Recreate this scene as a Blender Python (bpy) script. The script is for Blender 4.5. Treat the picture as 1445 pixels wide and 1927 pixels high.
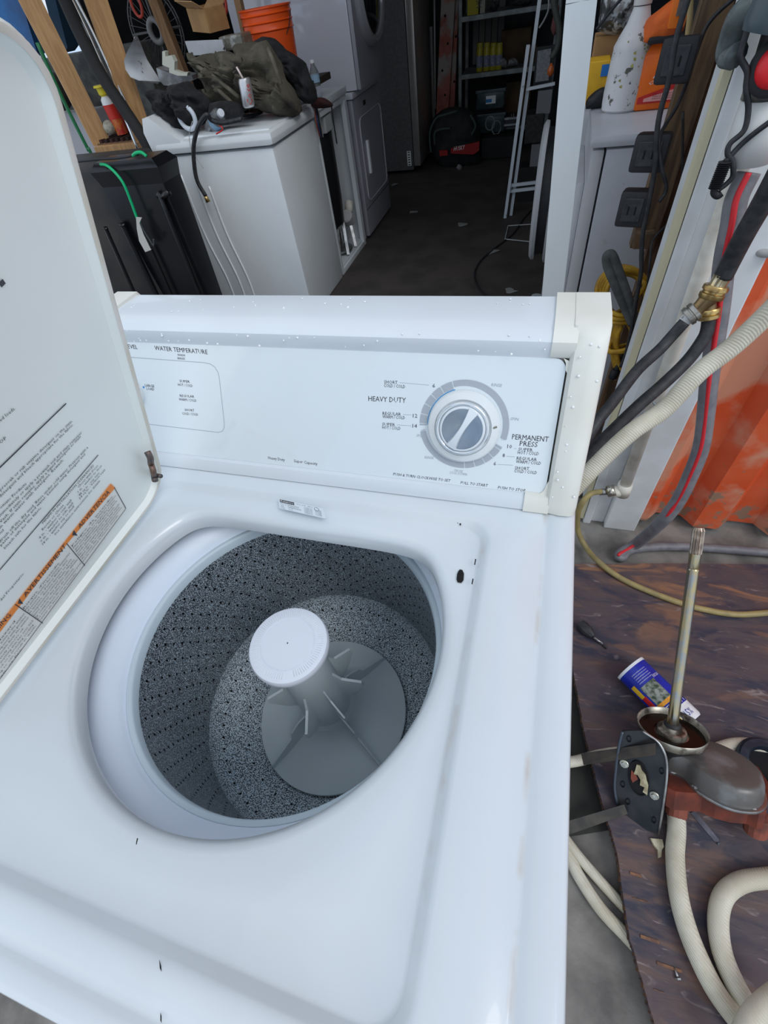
import bpy, math, random
from mathutils import Vector, Matrix, noise
random.seed(7)
V = Vector
PI = math.pi
scene = bpy.context.scene
for o in list(bpy.data.objects): bpy.data.objects.remove(o)

# ------------------------------------------------------------------ camera
W_, H_, F_ = 1445.0, 1927.0, 856.4176
CL = Vector((0.26782, 0.14992, 1.37261))
RM = Matrix.Rotation(0.4148, 3, 'Z') @ Matrix.Rotation(0.70918, 3, 'X') @ Matrix.Rotation(-0.18916, 3, 'Z')
cd = bpy.data.cameras.new('camera'); cam = bpy.data.objects.new('camera', cd)
scene.collection.objects.link(cam)
cam.matrix_world = Matrix.Translation(CL) @ RM.to_4x4()
cd.sensor_fit = 'VERTICAL'; cd.sensor_height = 36.0; cd.sensor_width = 27.0
cd.lens = F_ / H_ * 36.0; cd.clip_start = 0.01; cd.clip_end = 100
scene.camera = cam

# ------------------------------------------------------------------ world, sun, exposure
wd = bpy.data.worlds.new('sky'); scene.world = wd; wd.use_nodes = True
nt = wd.node_tree; nt.nodes.clear()
wo = nt.nodes.new('ShaderNodeOutputWorld'); bg = nt.nodes.new('ShaderNodeBackground')
tc = nt.nodes.new('ShaderNodeTexCoord'); nz = nt.nodes.new('ShaderNodeTexNoise'); cr = nt.nodes.new('ShaderNodeValToRGB')
nz.inputs['Scale'].default_value = 2.2; nz.inputs['Detail'].default_value = 5
cr.color_ramp.elements[0].position = 0.38; cr.color_ramp.elements[0].color = (0.50, 0.71, 1.0, 1)
cr.color_ramp.elements[1].position = 0.62; cr.color_ramp.elements[1].color = (1.0, 0.99, 0.97, 1)
nt.links.new(tc.outputs['Generated'], nz.inputs['Vector']); nt.links.new(nz.outputs['Fac'], cr.inputs['Fac'])
nt.links.new(cr.outputs['Color'], bg.inputs['Color']); bg.inputs['Strength'].default_value = 1.0
nt.links.new(bg.outputs[0], wo.inputs[0])
sd = bpy.data.lights.new('sun', 'SUN'); so = bpy.data.objects.new('sun', sd); scene.collection.objects.link(so)
sd.energy = 1.1; sd.angle = math.radians(28); sd.color = (1.0, 0.97, 0.93)
so.rotation_euler = Vector((0.60, -0.38, 0.85)).to_track_quat('Z', 'Y').to_euler(); so.location = (3, -3, 6)
scene.view_settings.view_transform = 'Standard'; scene.view_settings.look = 'None'
scene.view_settings.exposure = 0.0; scene.view_settings.gamma = 1.0; scene.view_settings.use_curve_mapping = False

# ------------------------------------------------------------------ helpers
def P(u, v, x=None, y=None, z=None, d=None, pl=None):
    """a real point seen in the photograph's direction (u, v), on a plane of the room"""
    r = RM @ Vector(((u - W_/2)/F_, -(v - H_/2)/F_, -1.0))
    if x is not None: t = (x - CL.x)/r.x
    elif y is not None: t = (y - CL.y)/r.y
    elif z is not None: t = (z - CL.z)/r.z
    elif pl is not None: t = (pl[0] - CL).dot(pl[1])/r.dot(pl[1])
    else: t = d
    return CL + r*t
def px_size(pt):  # metres per pixel at a point
    return -(RM.transposed() @ (pt - CL)).z/F_
def perp(a):
    a = a.normalized(); b = Vector((0, 0, 1)) if abs(a.z) < .9 else Vector((1, 0, 0))
    u = a.cross(b).normalized(); return u, a.cross(u).normalized()
def smoothpath(pts, n=8):
    pts = [Vector(p) for p in pts]
    if len(pts) < 3: return pts
    q = [pts[0]*2 - pts[1]] + pts + [pts[-1]*2 - pts[-2]]; out = []
    for i in range(1, len(q) - 2):
        a, b, c, d = q[i-1:i+3]
        for k in range(n):
            t = k/n
            out.append(.5*((2*b) + (c - a)*t + (2*a - 5*b + 4*c - d)*t*t + (3*b - a - 3*c + d)*t**3))
    out.append(pts[-1]); return out

class M:
    def __init__(s): s.v = []; s.f = []; s.m = []; s.cm = 0
    def add(s, vs, fs):
        b = len(s.v); s.v += [Vector(v) for v in vs]; s.f += [tuple(b + i for i in f) for f in fs]; s.m += [s.cm]*len(fs); return s
    def box(s, a, b, bev=0.0):
        a = Vector(a); b = Vector(b); lo = Vector((min(a.x,b.x), min(a.y,b.y), min(a.z,b.z))); hi = Vector((max(a.x,b.x), max(a.y,b.y), max(a.z,b.z)))
        e = min(bev, .45*min(hi - lo))
        if e <= 0:
            vs = [(x, y, z) for x in (lo.x, hi.x) for y in (lo.y, hi.y) for z in (lo.z, hi.z)]
            return s.add(vs, [(0,1,3,2),(4,6,7,5),(0,4,5,1),(2,3,7,6),(0,2,6,4),(1,5,7,3)])
        import bmesh
        bm = bmesh.new(); bmesh.ops.create_cube(bm, size=1)
        for v in bm.verts: v.co = Vector([(lo[i] + hi[i])/2 + v.co[i]*(hi[i] - lo[i]) for i in range(3)])
        bmesh.ops.bevel(bm, geom=list(bm.edges), offset=e, segments=2, affect='EDGES', profile=.6)
        bm.verts.index_update(); s.add([v.co.copy() for v in bm.verts], [[v.index for v in f.verts] for f in bm.faces]); bm.free(); return s
    def beam(s, p, q, w, h, up=None):
        p = Vector(p); q = Vector(q); a = (q - p).normalized(); up = Vector(up) if up else Vector((0,0,1))
        if abs(a.dot(up)) > .95: up = Vector((0,1,0))
        u = a.cross(up).normalized()*w/2; n = u.cross(a).normalized()*h/2
        vs = [p-u-n, p+u-n, p+u+n, p-u+n, q-u-n, q+u-n, q+u+n, q-u+n]
        return s.add(vs, [(0,1,2,3),(4,7,6,5),(0,4,5,1),(1,5,6,2),(2,6,7,3),(3,7,4,0)])
    def tube(s, pts, r, n=10, sm=8, caps=True, flat=None):
        pts = smoothpath(pts, sm) if sm else [Vector(p) for p in pts]
        vs = []; u = None; L = len(pts)
        for i, p in enumerate(pts):
            t = (pts[min(i+1, L-1)] - pts[max(i-1, 0)]).normalized()
            if u is None: u, _ = perp(t)
            u = (u - t*u.dot(t)).normalized(); w = t.cross(u)
            rr = r(i/(L-1)) if callable(r) else r
            for k in range(n):
                a = 2*PI*k/n; vs.append(p + u*math.cos(a)*rr + w*math.sin(a)*rr)
        fs = [(i*n+k, i*n+(k+1)%n, (i+1)*n+(k+1)%n, (i+1)*n+k) for i in range(L-1) for k in range(n)]
        if caps: fs += [tuple(range(n))[::-1], tuple((L-1)*n + k for k in range(n))]
        return s.add(vs, fs)
    def lathe(s, prof, o, ax=(0,0,1), n=32, cap=True, a0=0, a1=2*PI, tw=0):
        o = Vector(o); ax = Vector(ax).normalized(); u, w = perp(ax)
        if abs(ax.z) > .99: u, w = Vector((1,0,0)), Vector((0,1,0))*(1 if ax.z > 0 else -1)
        full = abs(a1 - a0 - 2*PI) < 1e-6; m = n if full else n + 1; vs = []
        for r, h in prof:
            for k in range(m):
                a = a0 + (a1 - a0)*k/n; vs.append(o + ax*h + (u*math.cos(a) + w*math.sin(a))*r)
        fs = [(i*m+k, i*m+(k+1)%m, (i+1)*m+(k+1)%m, (i+1)*m+k) for i in range(len(prof)-1) for k in range(m if full else n)]
        if cap and full: fs += [tuple(range(m))[::-1], tuple((len(prof)-1)*m + k for k in range(m))]
        return s.add(vs, fs)
    def prism(s, poly, vec):
        poly = [Vector(p) for p in poly]; vec = Vector(vec); n = len(poly)
        vs = poly + [p + vec for p in poly]
        return s.add(vs, [tuple(range(n))[::-1], tuple(range(n, 2*n))] + [(i, (i+1)%n, n+(i+1)%n, n+i) for i in range(n)])
    def loft(s, rings, cap0=False, cap1=False, closed=True):
        n = len(rings[0]); vs = [v for r in rings for v in r]
        fs = [(i*n+k, i*n+(k+1)%n, (i+1)*n+(k+1)%n, (i+1)*n+k) for i in range(len(rings)-1) for k in range(n if closed else n-1)]
        if cap0: fs.append(tuple(range(n))[::-1])
        if cap1: fs.append(tuple((len(rings)-1)*n + k for k in range(n)))
        return s.add(vs, fs)
    def blob(s, outline, th, nv, rough=.3, seed=0, nr=9, sc=9.0, both=True):
        """a soft heap: outline is a closed loop of points, nv the direction it bulges"""
        out = smoothpath(list(outline) + [outline[0]], 5)[:-1]; c = sum(out, Vector())/len(out); nv = Vector(nv).normalized()
        rings = []
        for side in ((1, -1) if both else (1,)):
            for i in range(nr + 1):
                t = 1 - i/nr if side == -1 else i/nr
                if side == -1 and i == 0: continue
                ring = []
                for p in out:
                    q = c.lerp(p, max(t, .02)); h = th*math.sqrt(max(0, 1 - t**2.4))*side
                    f = noise.noise(q*sc + Vector((seed, 0, 0)))*.6 + abs(noise.noise(q*sc*2.3 + Vector((0, seed, 0))))*.55
                    q = q + nv*(h*(1 + f*rough*2) + side*f*th*rough*(1 - t)*.5) + Vector((noise.noise(q*14 + Vector((seed,3,1))), noise.noise(q*14 + Vector((5,seed,1))), noise.noise(q*14 + Vector((2,9,seed)))))*th*rough*.35
                    ring.append(q)
                rings.append(ring)
        return s.loft(rings, True, True)
    def build(s, name, mat, parent=None, smooth=False, org=None, label=None, cat=None, group=None, kind=None, auto=None):
        base = Vector(parent['_o']) if parent is not None else (Vector(org) if org is not None else Vector((sum(v.x for v in s.v)/len(s.v), sum(v.y for v in s.v)/len(s.v), min(v.z for v in s.v))))
        me = bpy.data.meshes.new(name); me.from_pydata([v - base for v in s.v], [], s.f)
        for mm in (mat if isinstance(mat, (list, tuple)) else [mat]): me.materials.append(mm)
        if isinstance(mat, (list, tuple)): me.polygons.foreach_set('material_index', s.m)
        if smooth or auto:
            me.polygons.foreach_set('use_smooth', [True]*len(me.polygons))
            if auto: me.set_sharp_from_angle(angle=math.radians(auto))
        import bmesh
        bm = bmesh.new(); bm.from_mesh(me); bmesh.ops.recalc_face_normals(bm, faces=bm.faces); bm.to_mesh(me); bm.free()
        o = bpy.data.objects.new(name, me); scene.collection.objects.link(o)
        o['_o'] = list(base)
        if parent is not None: o.parent = parent
        else: o.location = base
        return tag(o, label, cat, group, kind)
def tag(o, label=None, cat=None, group=None, kind=None):
    if label: o['label'] = label
    if cat: o['category'] = cat
    if group: o['group'] = group
    if kind: o['kind'] = kind
    return o
def thing(name, label, cat, loc, group=None):
    o = bpy.data.objects.new(name, None); scene.collection.objects.link(o); o.location = loc; o['_o'] = list(loc)
    o.empty_display_size = .05
    return tag(o, label, cat, group)

FONT_CACHE = {}
class T:
    """printed lettering, fitted between two points of a surface"""
    def __init__(s): s.mb = M()
    def put(s, txt, p0, p1, up, cap, off=None, shear=0.0):
        p0 = Vector(p0); p1 = Vector(p1); key = (txt, shear)
        if key not in FONT_CACHE:
            c = bpy.data.curves.new('t', 'FONT'); c.body = txt; c.size = 1; c.resolution_u = 1; c.shear = shear
            ob = bpy.data.objects.new('t', c); me = bpy.data.meshes.new_from_object(ob)
            FONT_CACHE[key] = ([v.co.copy() for v in me.vertices], [tuple(f.vertices) for f in me.polygons])
            bpy.data.objects.remove(ob); bpy.data.curves.remove(c); bpy.data.meshes.remove(me)
        vs, fs = FONT_CACHE[key]
        if not vs: return
        x0 = min(v.x for v in vs); x1 = max(v.x for v in vs); up = Vector(up).normalized(); off = Vector(off) if off else Vector()
        k = cap/0.7; dx = (p1 - p0)/(x1 - x0)
        s.mb.add([p0 + dx*(v.x - x0) + up*(v.y*k) + off for v in vs], fs)
    def line(s, pts, w, n):
        pts = [Vector(p) for p in pts]; n = Vector(n)
        for a, b in zip(pts[:-1], pts[1:]):
            u = n.cross(b - a).normalized()*w/2; s.mb.add([a-u, b-u, b+u, a+u], [(0,1,2,3)])
    def build(s, name, mat, parent, **k): return s.mb.build(name, mat, parent, **k)

# ------------------------------------------------------------------ materials
def mat(name, c1, c2=None, scale=8, rough=.5, metal=0, bump=0, bscale=None, lo=.4, hi=.6, detail=4, stretch=None, spec=.5, coat=0, trans=0, alpha=1, c3=None, s3=3, lo3=.55, hi3=.65, ior=1.45):
    m = bpy.data.materials.new(name); m.use_nodes = True; n = m.node_tree; b = n.nodes['Principled BSDF']; L = n.links
    b.inputs['Base Color'].default_value = (*c1, 1); b.inputs['Roughness'].default_value = rough; b.inputs['Metallic'].default_value = metal
    b.inputs['Specular IOR Level'].default_value = spec; b.inputs['Coat Weight'].default_value = coat; b.inputs['Transmission Weight'].default_value = trans
    b.inputs['Alpha'].default_value = alpha; b.inputs['IOR'].default_value = ior
    tx = n.nodes.new('ShaderNodeTexCoord'); mp = n.nodes.new('ShaderNodeMapping'); L.new(tx.outputs['Object'], mp.inputs['Vector'])
    if stretch: mp.inputs['Scale'].default_value = stretch
    col = None
    def ramp(sc, lo, hi, det):
        t = n.nodes.new('ShaderNodeTexNoise'); t.inputs['Scale'].default_value = sc; t.inputs['Detail'].default_value = det; L.new(mp.outputs[0], t.inputs['Vector'])
        r = n.nodes.new('ShaderNodeMapRange'); r.inputs['From Min'].default_value = lo; r.inputs['From Max'].default_value = hi; L.new(t.outputs['Fac'], r.inputs['Value']); return r.outputs[0]
    def mix(f, a, bb):
        x = n.nodes.new('ShaderNodeMix'); x.data_type = 'RGBA'; L.new(f, x.inputs[0])
        if isinstance(a, tuple): x.inputs[6].default_value = (*a, 1)
        else: L.new(a, x.inputs[6])
        x.inputs[7].default_value = (*bb, 1); return x.outputs[2]
    if c2: col = mix(ramp(scale, lo, hi, detail), c1, c2)
    if c3: col = mix(ramp(s3, lo3, hi3, 6), col or c1, c3)
    if col: L.new(col, b.inputs['Base Color'])
    if bump:
        t = n.nodes.new('ShaderNodeTexNoise'); t.inputs['Scale'].default_value = bscale or scale; t.inputs['Detail'].default_value = 6; L.new(mp.outputs[0], t.inputs['Vector'])
        bb = n.nodes.new('ShaderNodeBump'); bb.inputs['Strength'].default_value = bump; bb.inputs['Distance'].default_value = .004
        L.new(t.outputs['Fac'], bb.inputs['Height']); L.new(bb.outputs[0], b.inputs['Normal'])
    return m
ENAMEL = mat('white_enamel', (.68,.74,.79), (.66,.71,.76), 6, rough=.22, coat=.3)
DECK = mat('white_enamel_stained', (.63,.69,.74), (.61,.66,.705), 5, rough=.2, coat=.3)
CREAM = mat('cream_plastic', (.74,.75,.70), (.70,.70,.64), 14, rough=.45)
LIDW = mat('lid_enamel', (.82,.87,.85), (.79,.84,.82), 4, rough=.3)
RINGP = mat('white_ring_plastic', (.74,.83,.95), (.72,.81,.94), 8, rough=.35)
LIPM = mat('grey_blue_lip', (.55,.66,.74), rough=.4)
AGIT = mat('grey_agitator_plastic', (.64,.72,.76), (.67,.75,.79), 10, rough=.5)
CAPM = mat('white_cap_plastic', (.72,.77,.86), rough=.4)
SPECK = mat('speckled_porcelain', (.018,.022,.032), (.50,.60,.68), 620, rough=.3, lo=.49, hi=.60, detail=1)
SPECK2 = mat('speckled_porcelain_pale', (.04,.05,.065), (.75,.86,.94), 560, rough=.35, lo=.42, hi=.58, detail=1)  # paler speckle for the basket floor than for the wall
PANEL = mat('console_panel', (.70,.77,.81), rough=.08, coat=.5)
INK = mat('dark_ink', (.04,.045,.06), rough=.5)
INKG = mat('grey_ink', (.38,.42,.47), rough=.5)
INKB = mat('blue_ink', (.04,.28,.62), rough=.5)
INKW = mat('white_ink', (.8,.82,.84), rough=.5)
ORANGE = mat('orange_label', (.85,.27,.05), rough=.5)
LABELW = mat('label_white', (.80,.81,.78), rough=.4)
BLACKM = mat('matt_black', (.012,.013,.016), (.02,.02,.024), 12, rough=.55)
HOLE = mat('hole_dark', (.006,.006,.008), rough=.9)
CHROME = mat('chrome', (.75,.78,.8), rough=.12, metal=1)
STEEL = mat('worn_steel', (.45,.46,.46), (.28,.28,.28), 30, rough=.32, metal=.9, bump=.1)
RUSTY = mat('rusty_steel', (.16,.13,.12), (.2,.1,.06), 60, rough=.6, metal=.5)
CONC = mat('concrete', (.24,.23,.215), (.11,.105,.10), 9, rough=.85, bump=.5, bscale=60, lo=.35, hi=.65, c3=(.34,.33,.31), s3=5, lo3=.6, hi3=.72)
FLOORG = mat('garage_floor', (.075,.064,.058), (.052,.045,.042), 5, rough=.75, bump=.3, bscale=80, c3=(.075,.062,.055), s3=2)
GALV = mat('grey_paint', (.42,.43,.43), (.36,.37,.37), 8, rough=.5)
WHITEPAINT = mat('white_painted_steel', (.72,.75,.78), (.66,.68,.69), 12, rough=.4, c3=(.34,.32,.28), s3=18, lo3=.68, hi3=.74)
WOOD = mat('raw_pine', (.50,.30,.14), (.40,.23,.10), 14, rough=.7, stretch=(6,6,.7), bump=.1)
WOODD = mat('aged_stud', (.20,.13,.07), (.10,.065,.04), 14, rough=.8, stretch=(6,6,.6), bump=.2)
CARD = mat('cardboard', (.42,.24,.10), (.36,.20,.085), 20, rough=.85)
RED = mat('red_plastic', (.62,.03,.02), rough=.4)
BLUE = mat('blue_tarp', (.01,.12,.34), (.015,.07,.2), 6, rough=.5)
RUBBER = mat('black_rubber', (.018,.02,.023), (.035,.036,.04), 60, rough=.5, bump=.15, bscale=200)
YELLOW = mat('yellow_cord', (.52,.30,.02), (.36,.20,.02), 30, rough=.5)
BRASS = mat('brass', (.55,.40,.16), (.36,.24,.10), 60, rough=.3, metal=.9)
PVC = mat('white_pvc', (.82,.80,.73), (.60,.56,.48), 14, rough=.45)
HOSEW = mat('braided_hose', (.62,.60,.50), (.50,.47,.37), 14, rough=.5, bump=.3, bscale=260)
def braid_hose():
    m = HOSEW; n = m.node_tree; L = n.links; b = n.nodes['Principled BSDF']
    tx = n.nodes.new('ShaderNodeTexCoord'); w = n.nodes.new('ShaderNodeTexWave'); w.bands_direction = 'DIAGONAL'; w.inputs['Scale'].default_value = 90; w.inputs['Distortion'].default_value = 2
    L.new(tx.outputs['Object'], w.inputs['Vector']); bb = n.nodes.new('ShaderNodeBump'); bb.inputs['Strength'].default_value = .35; bb.inputs['Distance'].default_value = .002
    L.new(w.outputs['Fac'], bb.inputs['Height']); L.new(bb.outputs[0], b.inputs['Normal'])
braid_hose()
def plywood():
    m = mat('weathered_plywood', (.05,.045,.06), rough=.6); n = m.node_tree; L = n.links; b = n.nodes['Principled BSDF']
    tx = n.nodes.new('ShaderNodeTexCoord'); mp = n.nodes.new('ShaderNodeMapping'); L.new(tx.outputs['Object'], mp.inputs[0]); mp.inputs['Scale'].default_value = (1, 3.2, 1)
    def N(sc, det, dist=0, lo=.4, hi=.6):
        t = n.nodes.new('ShaderNodeTexNoise'); t.inputs['Scale'].default_value = sc; t.inputs['Detail'].default_value = det; t.inputs['Distortion'].default_value = dist
        L.new(mp.outputs[0], t.inputs['Vector']); r = n.nodes.new('ShaderNodeMapRange'); r.inputs['From Min'].default_value = lo; r.inputs['From Max'].default_value = hi; L.new(t.outputs['Fac'], r.inputs['Value']); return t, r
    def mix(f, a, c):
        x = n.nodes.new('ShaderNodeMix'); x.data_type = 'RGBA'; L.new(f, x.inputs[0])
        if isinstance(a, tuple): x.inputs[6].default_value = (*a, 1)
        else: L.new(a, x.inputs[6])
        x.inputs[7].default_value = (*c, 1); return x.outputs[2]
    sp = n.nodes.new('ShaderNodeSeparateXYZ'); L.new(tx.outputs['Object'], sp.inputs[0])
    t1, r1 = N(2.2, 8, 1.2, .42, .60); t2, r2 = N(8, 10, 2.0, .45, .60); t3, r3 = N(3.4, 10, 1.6, .54, .63); t4, r4 = N(15, 8, 1.2, .62, .74)
    yr = n.nodes.new('ShaderNodeMapRange'); L.new(sp.outputs['Y'], yr.inputs['Value']); yr.inputs['From Min'].default_value = .35; yr.inputs['From Max'].default_value = .85; yr.inputs['To Min'].default_value = .25; yr.inputs['To Max'].default_value = 1
    mu = n.nodes.new('ShaderNodeMath'); mu.operation = 'MULTIPLY'; L.new(r3.outputs[0], mu.inputs[0]); L.new(yr.outputs[0], mu.inputs[1])
    c = mix(r1.outputs[0], (.032,.032,.055), (.12,.075,.068)); c = mix(r2.outputs[0], c, (.075,.058,.066)); c = mix(mu.outputs[0], c, (.30,.145,.07)); c = mix(r4.outputs[0], c, (.22,.18,.18))
    L.new(c, b.inputs['Base Color'])
    bb = n.nodes.new('ShaderNodeBump'); bb.inputs['Strength'].default_value = .5; bb.inputs['Distance'].default_value = .003; L.new(t2.outputs['Fac'], bb.inputs['Height']); L.new(bb.outputs[0], b.inputs['Normal'])
    return m
PLY = plywood()
def orange_paint():
    m = mat('faded_orange_paint', (.62,.07,.015), (.70,.13,.05), 3.5, rough=.38, lo=.4, hi=.62, c3=(.62,.27,.17), s3=4.5, lo3=.50, hi3=.58, bump=.08, bscale=40)
    n = m.node_tree; L = n.links; b = n.nodes['Principled BSDF']; tx = n.nodes.new('ShaderNodeTexCoord'); sp = n.nodes.new('ShaderNodeSeparateXYZ'); L.new(tx.outputs['Object'], sp.inputs[0])
    t = n.nodes.new('ShaderNodeTexNoise'); t.inputs['Scale'].default_value = 22; t.inputs['Detail'].default_value = 8; L.new(tx.outputs['Object'], t.inputs['Vector'])
    z = n.nodes.new('ShaderNodeMapRange'); L.new(sp.outputs['Z'], z.inputs['Value']); z.inputs['From Min'].default_value = .0; z.inputs['From Max'].default_value = .42; z.inputs['To Min'].default_value = .15; z.inputs['To Max'].default_value = -.12
    ad = n.nodes.new('ShaderNodeMath'); L.new(t.outputs['Fac'], ad.inputs[0]); L.new(z.outputs[0], ad.inputs[1])
    r = n.nodes.new('ShaderNodeMapRange'); r.inputs['From Min'].default_value = .62; r.inputs['From Max'].default_value = .68; L.new(ad.outputs[0], r.inputs['Value'])
    x = n.nodes.new('ShaderNodeMix'); x.data_type = 'RGBA'; L.new(r.outputs[0], x.inputs[0]); x.inputs[7].default_value = (.30,.19,.13,1)
    L.new(b.inputs['Base Color'].links[0].from_socket, x.inputs[6]); L.new(x.outputs[2], b.inputs['Base Color']); return m
ORPAINT = orange_paint()
def deck_stains():
    n = DECK.node_tree; L = n.links; b = n.nodes['Principled BSDF']; tx = n.nodes.new('ShaderNodeTexCoord'); sp = n.nodes.new('ShaderNodeSeparateXYZ'); L.new(tx.outputs['Object'], sp.inputs[0])
    cur = b.inputs['Base Color'].links[0].from_socket
    for x0, w, amt in ((.243,.006,.55), (.312,.004,.6)):
        a = n.nodes.new('ShaderNodeMath'); a.operation = 'SUBTRACT'; L.new(sp.outputs['X'], a.inputs[0]); a.inputs[1].default_value = x0
        c = n.nodes.new('ShaderNodeMath'); c.operation = 'ABSOLUTE'; L.new(a.outputs[0], c.inputs[0])
        r = n.nodes.new('ShaderNodeMapRange'); L.new(c.outputs[0], r.inputs['Value']); r.inputs['From Min'].default_value = 0; r.inputs['From Max'].default_value = w; r.inputs['To Min'].default_value = 1; r.inputs['To Max'].default_value = 0
        t = n.nodes.new('ShaderNodeTexNoise'); t.inputs['Scale'].default_value = 26; t.inputs['Detail'].default_value = 6; L.new(tx.outputs['Object'], t.inputs['Vector'])
        q = n.nodes.new('ShaderNodeMapRange'); L.new(t.outputs['Fac'], q.inputs['Value']); q.inputs['From Min'].default_value = .48; q.inputs['From Max'].default_value = .75; q.inputs['To Max'].default_value = amt
        mu = n.nodes.new('ShaderNodeMath'); mu.operation = 'MULTIPLY'; L.new(r.outputs[0], mu.inputs[0]); L.new(q.outputs[0], mu.inputs[1])
        x = n.nodes.new('ShaderNodeMix'); x.data_type = 'RGBA'; L.new(mu.outputs[0], x.inputs[0]); L.new(cur, x.inputs[6]); x.inputs[7].default_value = (.45,.34,.24,1); cur = x.outputs[2]
    L.new(cur, b.inputs['Base Color'])
deck_stains()

# ================================================================== SETTING
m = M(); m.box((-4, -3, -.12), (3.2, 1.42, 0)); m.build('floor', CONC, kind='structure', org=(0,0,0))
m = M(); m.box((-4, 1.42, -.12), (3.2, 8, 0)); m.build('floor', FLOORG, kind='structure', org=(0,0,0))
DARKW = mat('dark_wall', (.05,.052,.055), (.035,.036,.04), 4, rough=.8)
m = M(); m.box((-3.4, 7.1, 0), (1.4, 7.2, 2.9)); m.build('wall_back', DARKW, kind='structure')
m = M(); m.box((-3.5, 4.6, 0), (-3.4, 7.2, 2.9)); m.build('wall_left', DARKW, kind='structure')  # unseen side wall, started far back to let daylight into the garage
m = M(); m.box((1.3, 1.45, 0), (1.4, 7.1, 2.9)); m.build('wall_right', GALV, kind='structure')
m = M(); m.box((-3.5, 2.4, 2.9), (1.4, 7.2, 2.98)); m.build('ceiling', DARKW, kind='structure')  # unseen ceiling, cut back from the opening so daylight reaches inside
# corrugated container side
m = M(); xs = []; x = .66; k = 0
prof = []
while x < 2.6:
    for dx, dy in ((0, 0), (.075, 0), (.035, .045), (.075, 0), (.035, -.045)):
        x += dx; prof.append((x, prof[-1][1] + dy if prof else 0))
ring0 = [Vector((a, 1.33 + b, .02)) for a, b in prof]; ring1 = [Vector((a, 1.33 + b, 2.6)) for a, b in prof]
m.loft([ring0, ring1], closed=False); m.loft([[v + Vector((0,.004,0)) for v in ring0], [v + Vector((0,.004,0)) for v in ring1]], closed=False)
m.build('wall_front', ORPAINT, kind='structure', org=(0,0,0))
# white steel corner post of the container
t = thing('container_post', 'white painted steel corner post of the orange shipping container', 'post', (.62, 1.33, 0))
m = M()
for a, b, c, d in ((.53,.555,1.30,1.33), (.555,.60,1.315,1.34), (.60,.70,1.29,1.33)): m.box((a, c, .0), (b, d, 2.6), .004)
m.build('post_face', WHITEPAINT, t)
m = M(); m.box((.53, 1.33, 0), (.545, 1.45, 2.6)); m.box((.54,1.34,0),(.70,1.36,2.6)); m.build('post_return', WHITEPAINT, t)
m = M(); m.box((.515, 1.305, .02), (.528, 1.33, 2.5)); m.build('edge_trim', mat('yellowed_trim', (.62,.58,.40), rough=.6), t)
# garage opening post
t = thing('support_post', 'white square steel post standing in the garage opening behind the washer', 'post', (.30, 1.62, 0))
m = M(); m.beam(P(1039,560,y=1.62), P(1094,0,y=1.62), .060, .060, up=(0,1,0)); m.beam(P(1039,560,y=1.62)+(P(1039,560,y=1.62)-P(1094,0,y=1.62))*.55, P(1039,560,y=1.62), .060, .060, up=(0,1,0)); m.beam(P(1094,0,y=1.62), P(1094,0,y=1.62)+V((-.01,0,1.35)), .060, .060, up=(0,1,0)); m.build('post_tube', mat('bright_white_paint', (.80,.86,.88), (.78,.83,.85), 5, rough=.35), t)
m = M(); m.box((.23, 1.56, 0), (.37, 1.70, .008)); m.build('base_plate', GALV, t)

# ================================================================== WASHING MACHINE
ZD = .915
wm = thing('washing_machine', 'white top-loading washing machine in the foreground with its lid open', 'washing machine', (0, .35, 0))
m = M()
m.box((-.341, .004, .02), (-.337, .66, .905)); m.box((.337, .004, .02), (.341, .66, .905)); m.box((-.341, .002, .02), (.341, .006, .905)); m.box((-.341, .655, .02), (.341, .66, .905))
m.build('cabinet', ENAMEL, wm)
# top deck: contours around the tub opening
CX, CY = -.002, .341; NA = 288
def hole_r(a):
    r = .2195; y = r*math.sin(a)
    if math.sin(a) > 0:
        rc = (.478 - CY)/math.sin(a); k = 14
        r = (r**-k + rc**-k)**(-1/k)
    return r
def rrect(a, x0, x1, y0, y1, R):
    """distance from (CX,CY) to a rounded rectangle along angle a"""
    c, s_ = math.cos(a), math.sin(a)
    def sdf(t):
        px, py = CX + c*t, CY + s_*t; mx, my = (x0+x1)/2, (y0+y1)/2
        qx = abs(px - mx) - ((x1-x0)/2 - R); qy = abs(py - my) - ((y1-y0)/2 - R)
        return math.hypot(max(qx,0), max(qy,0)) + min(max(qx,qy),0) - R
    lo, hi = 0, 1.2
    for _ in range(34):
        mid = (lo+hi)/2
        if sdf(mid) < 0: lo = mid
        else: hi = mid
    return lo
def contour(fn, z): return [Vector((CX + math.cos(a)*fn(a), CY + math.sin(a)*fn(a), z)) for a in [2*PI*k/NA for k in range(NA)]]
REC = (-.262, .249, .054, .518, .034)
def rec(d): return lambda a: rrect(a, REC[0]-d, REC[1]+d, REC[2]-d, REC[3]+d, REC[4]+d)
GR = (-.31, .313, .026, .64, .015)
def gr(d): return lambda a: rrect(a, GR[0]-d, GR[1]+d, GR[2]-d, GR[3]+d, GR[4]+d)
def outer(d, R=.012): return lambda a: rrect(a, -.348+d, .348-d, 0+d, .70-d, R)
m = M()
zr = ZD - .013
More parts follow.
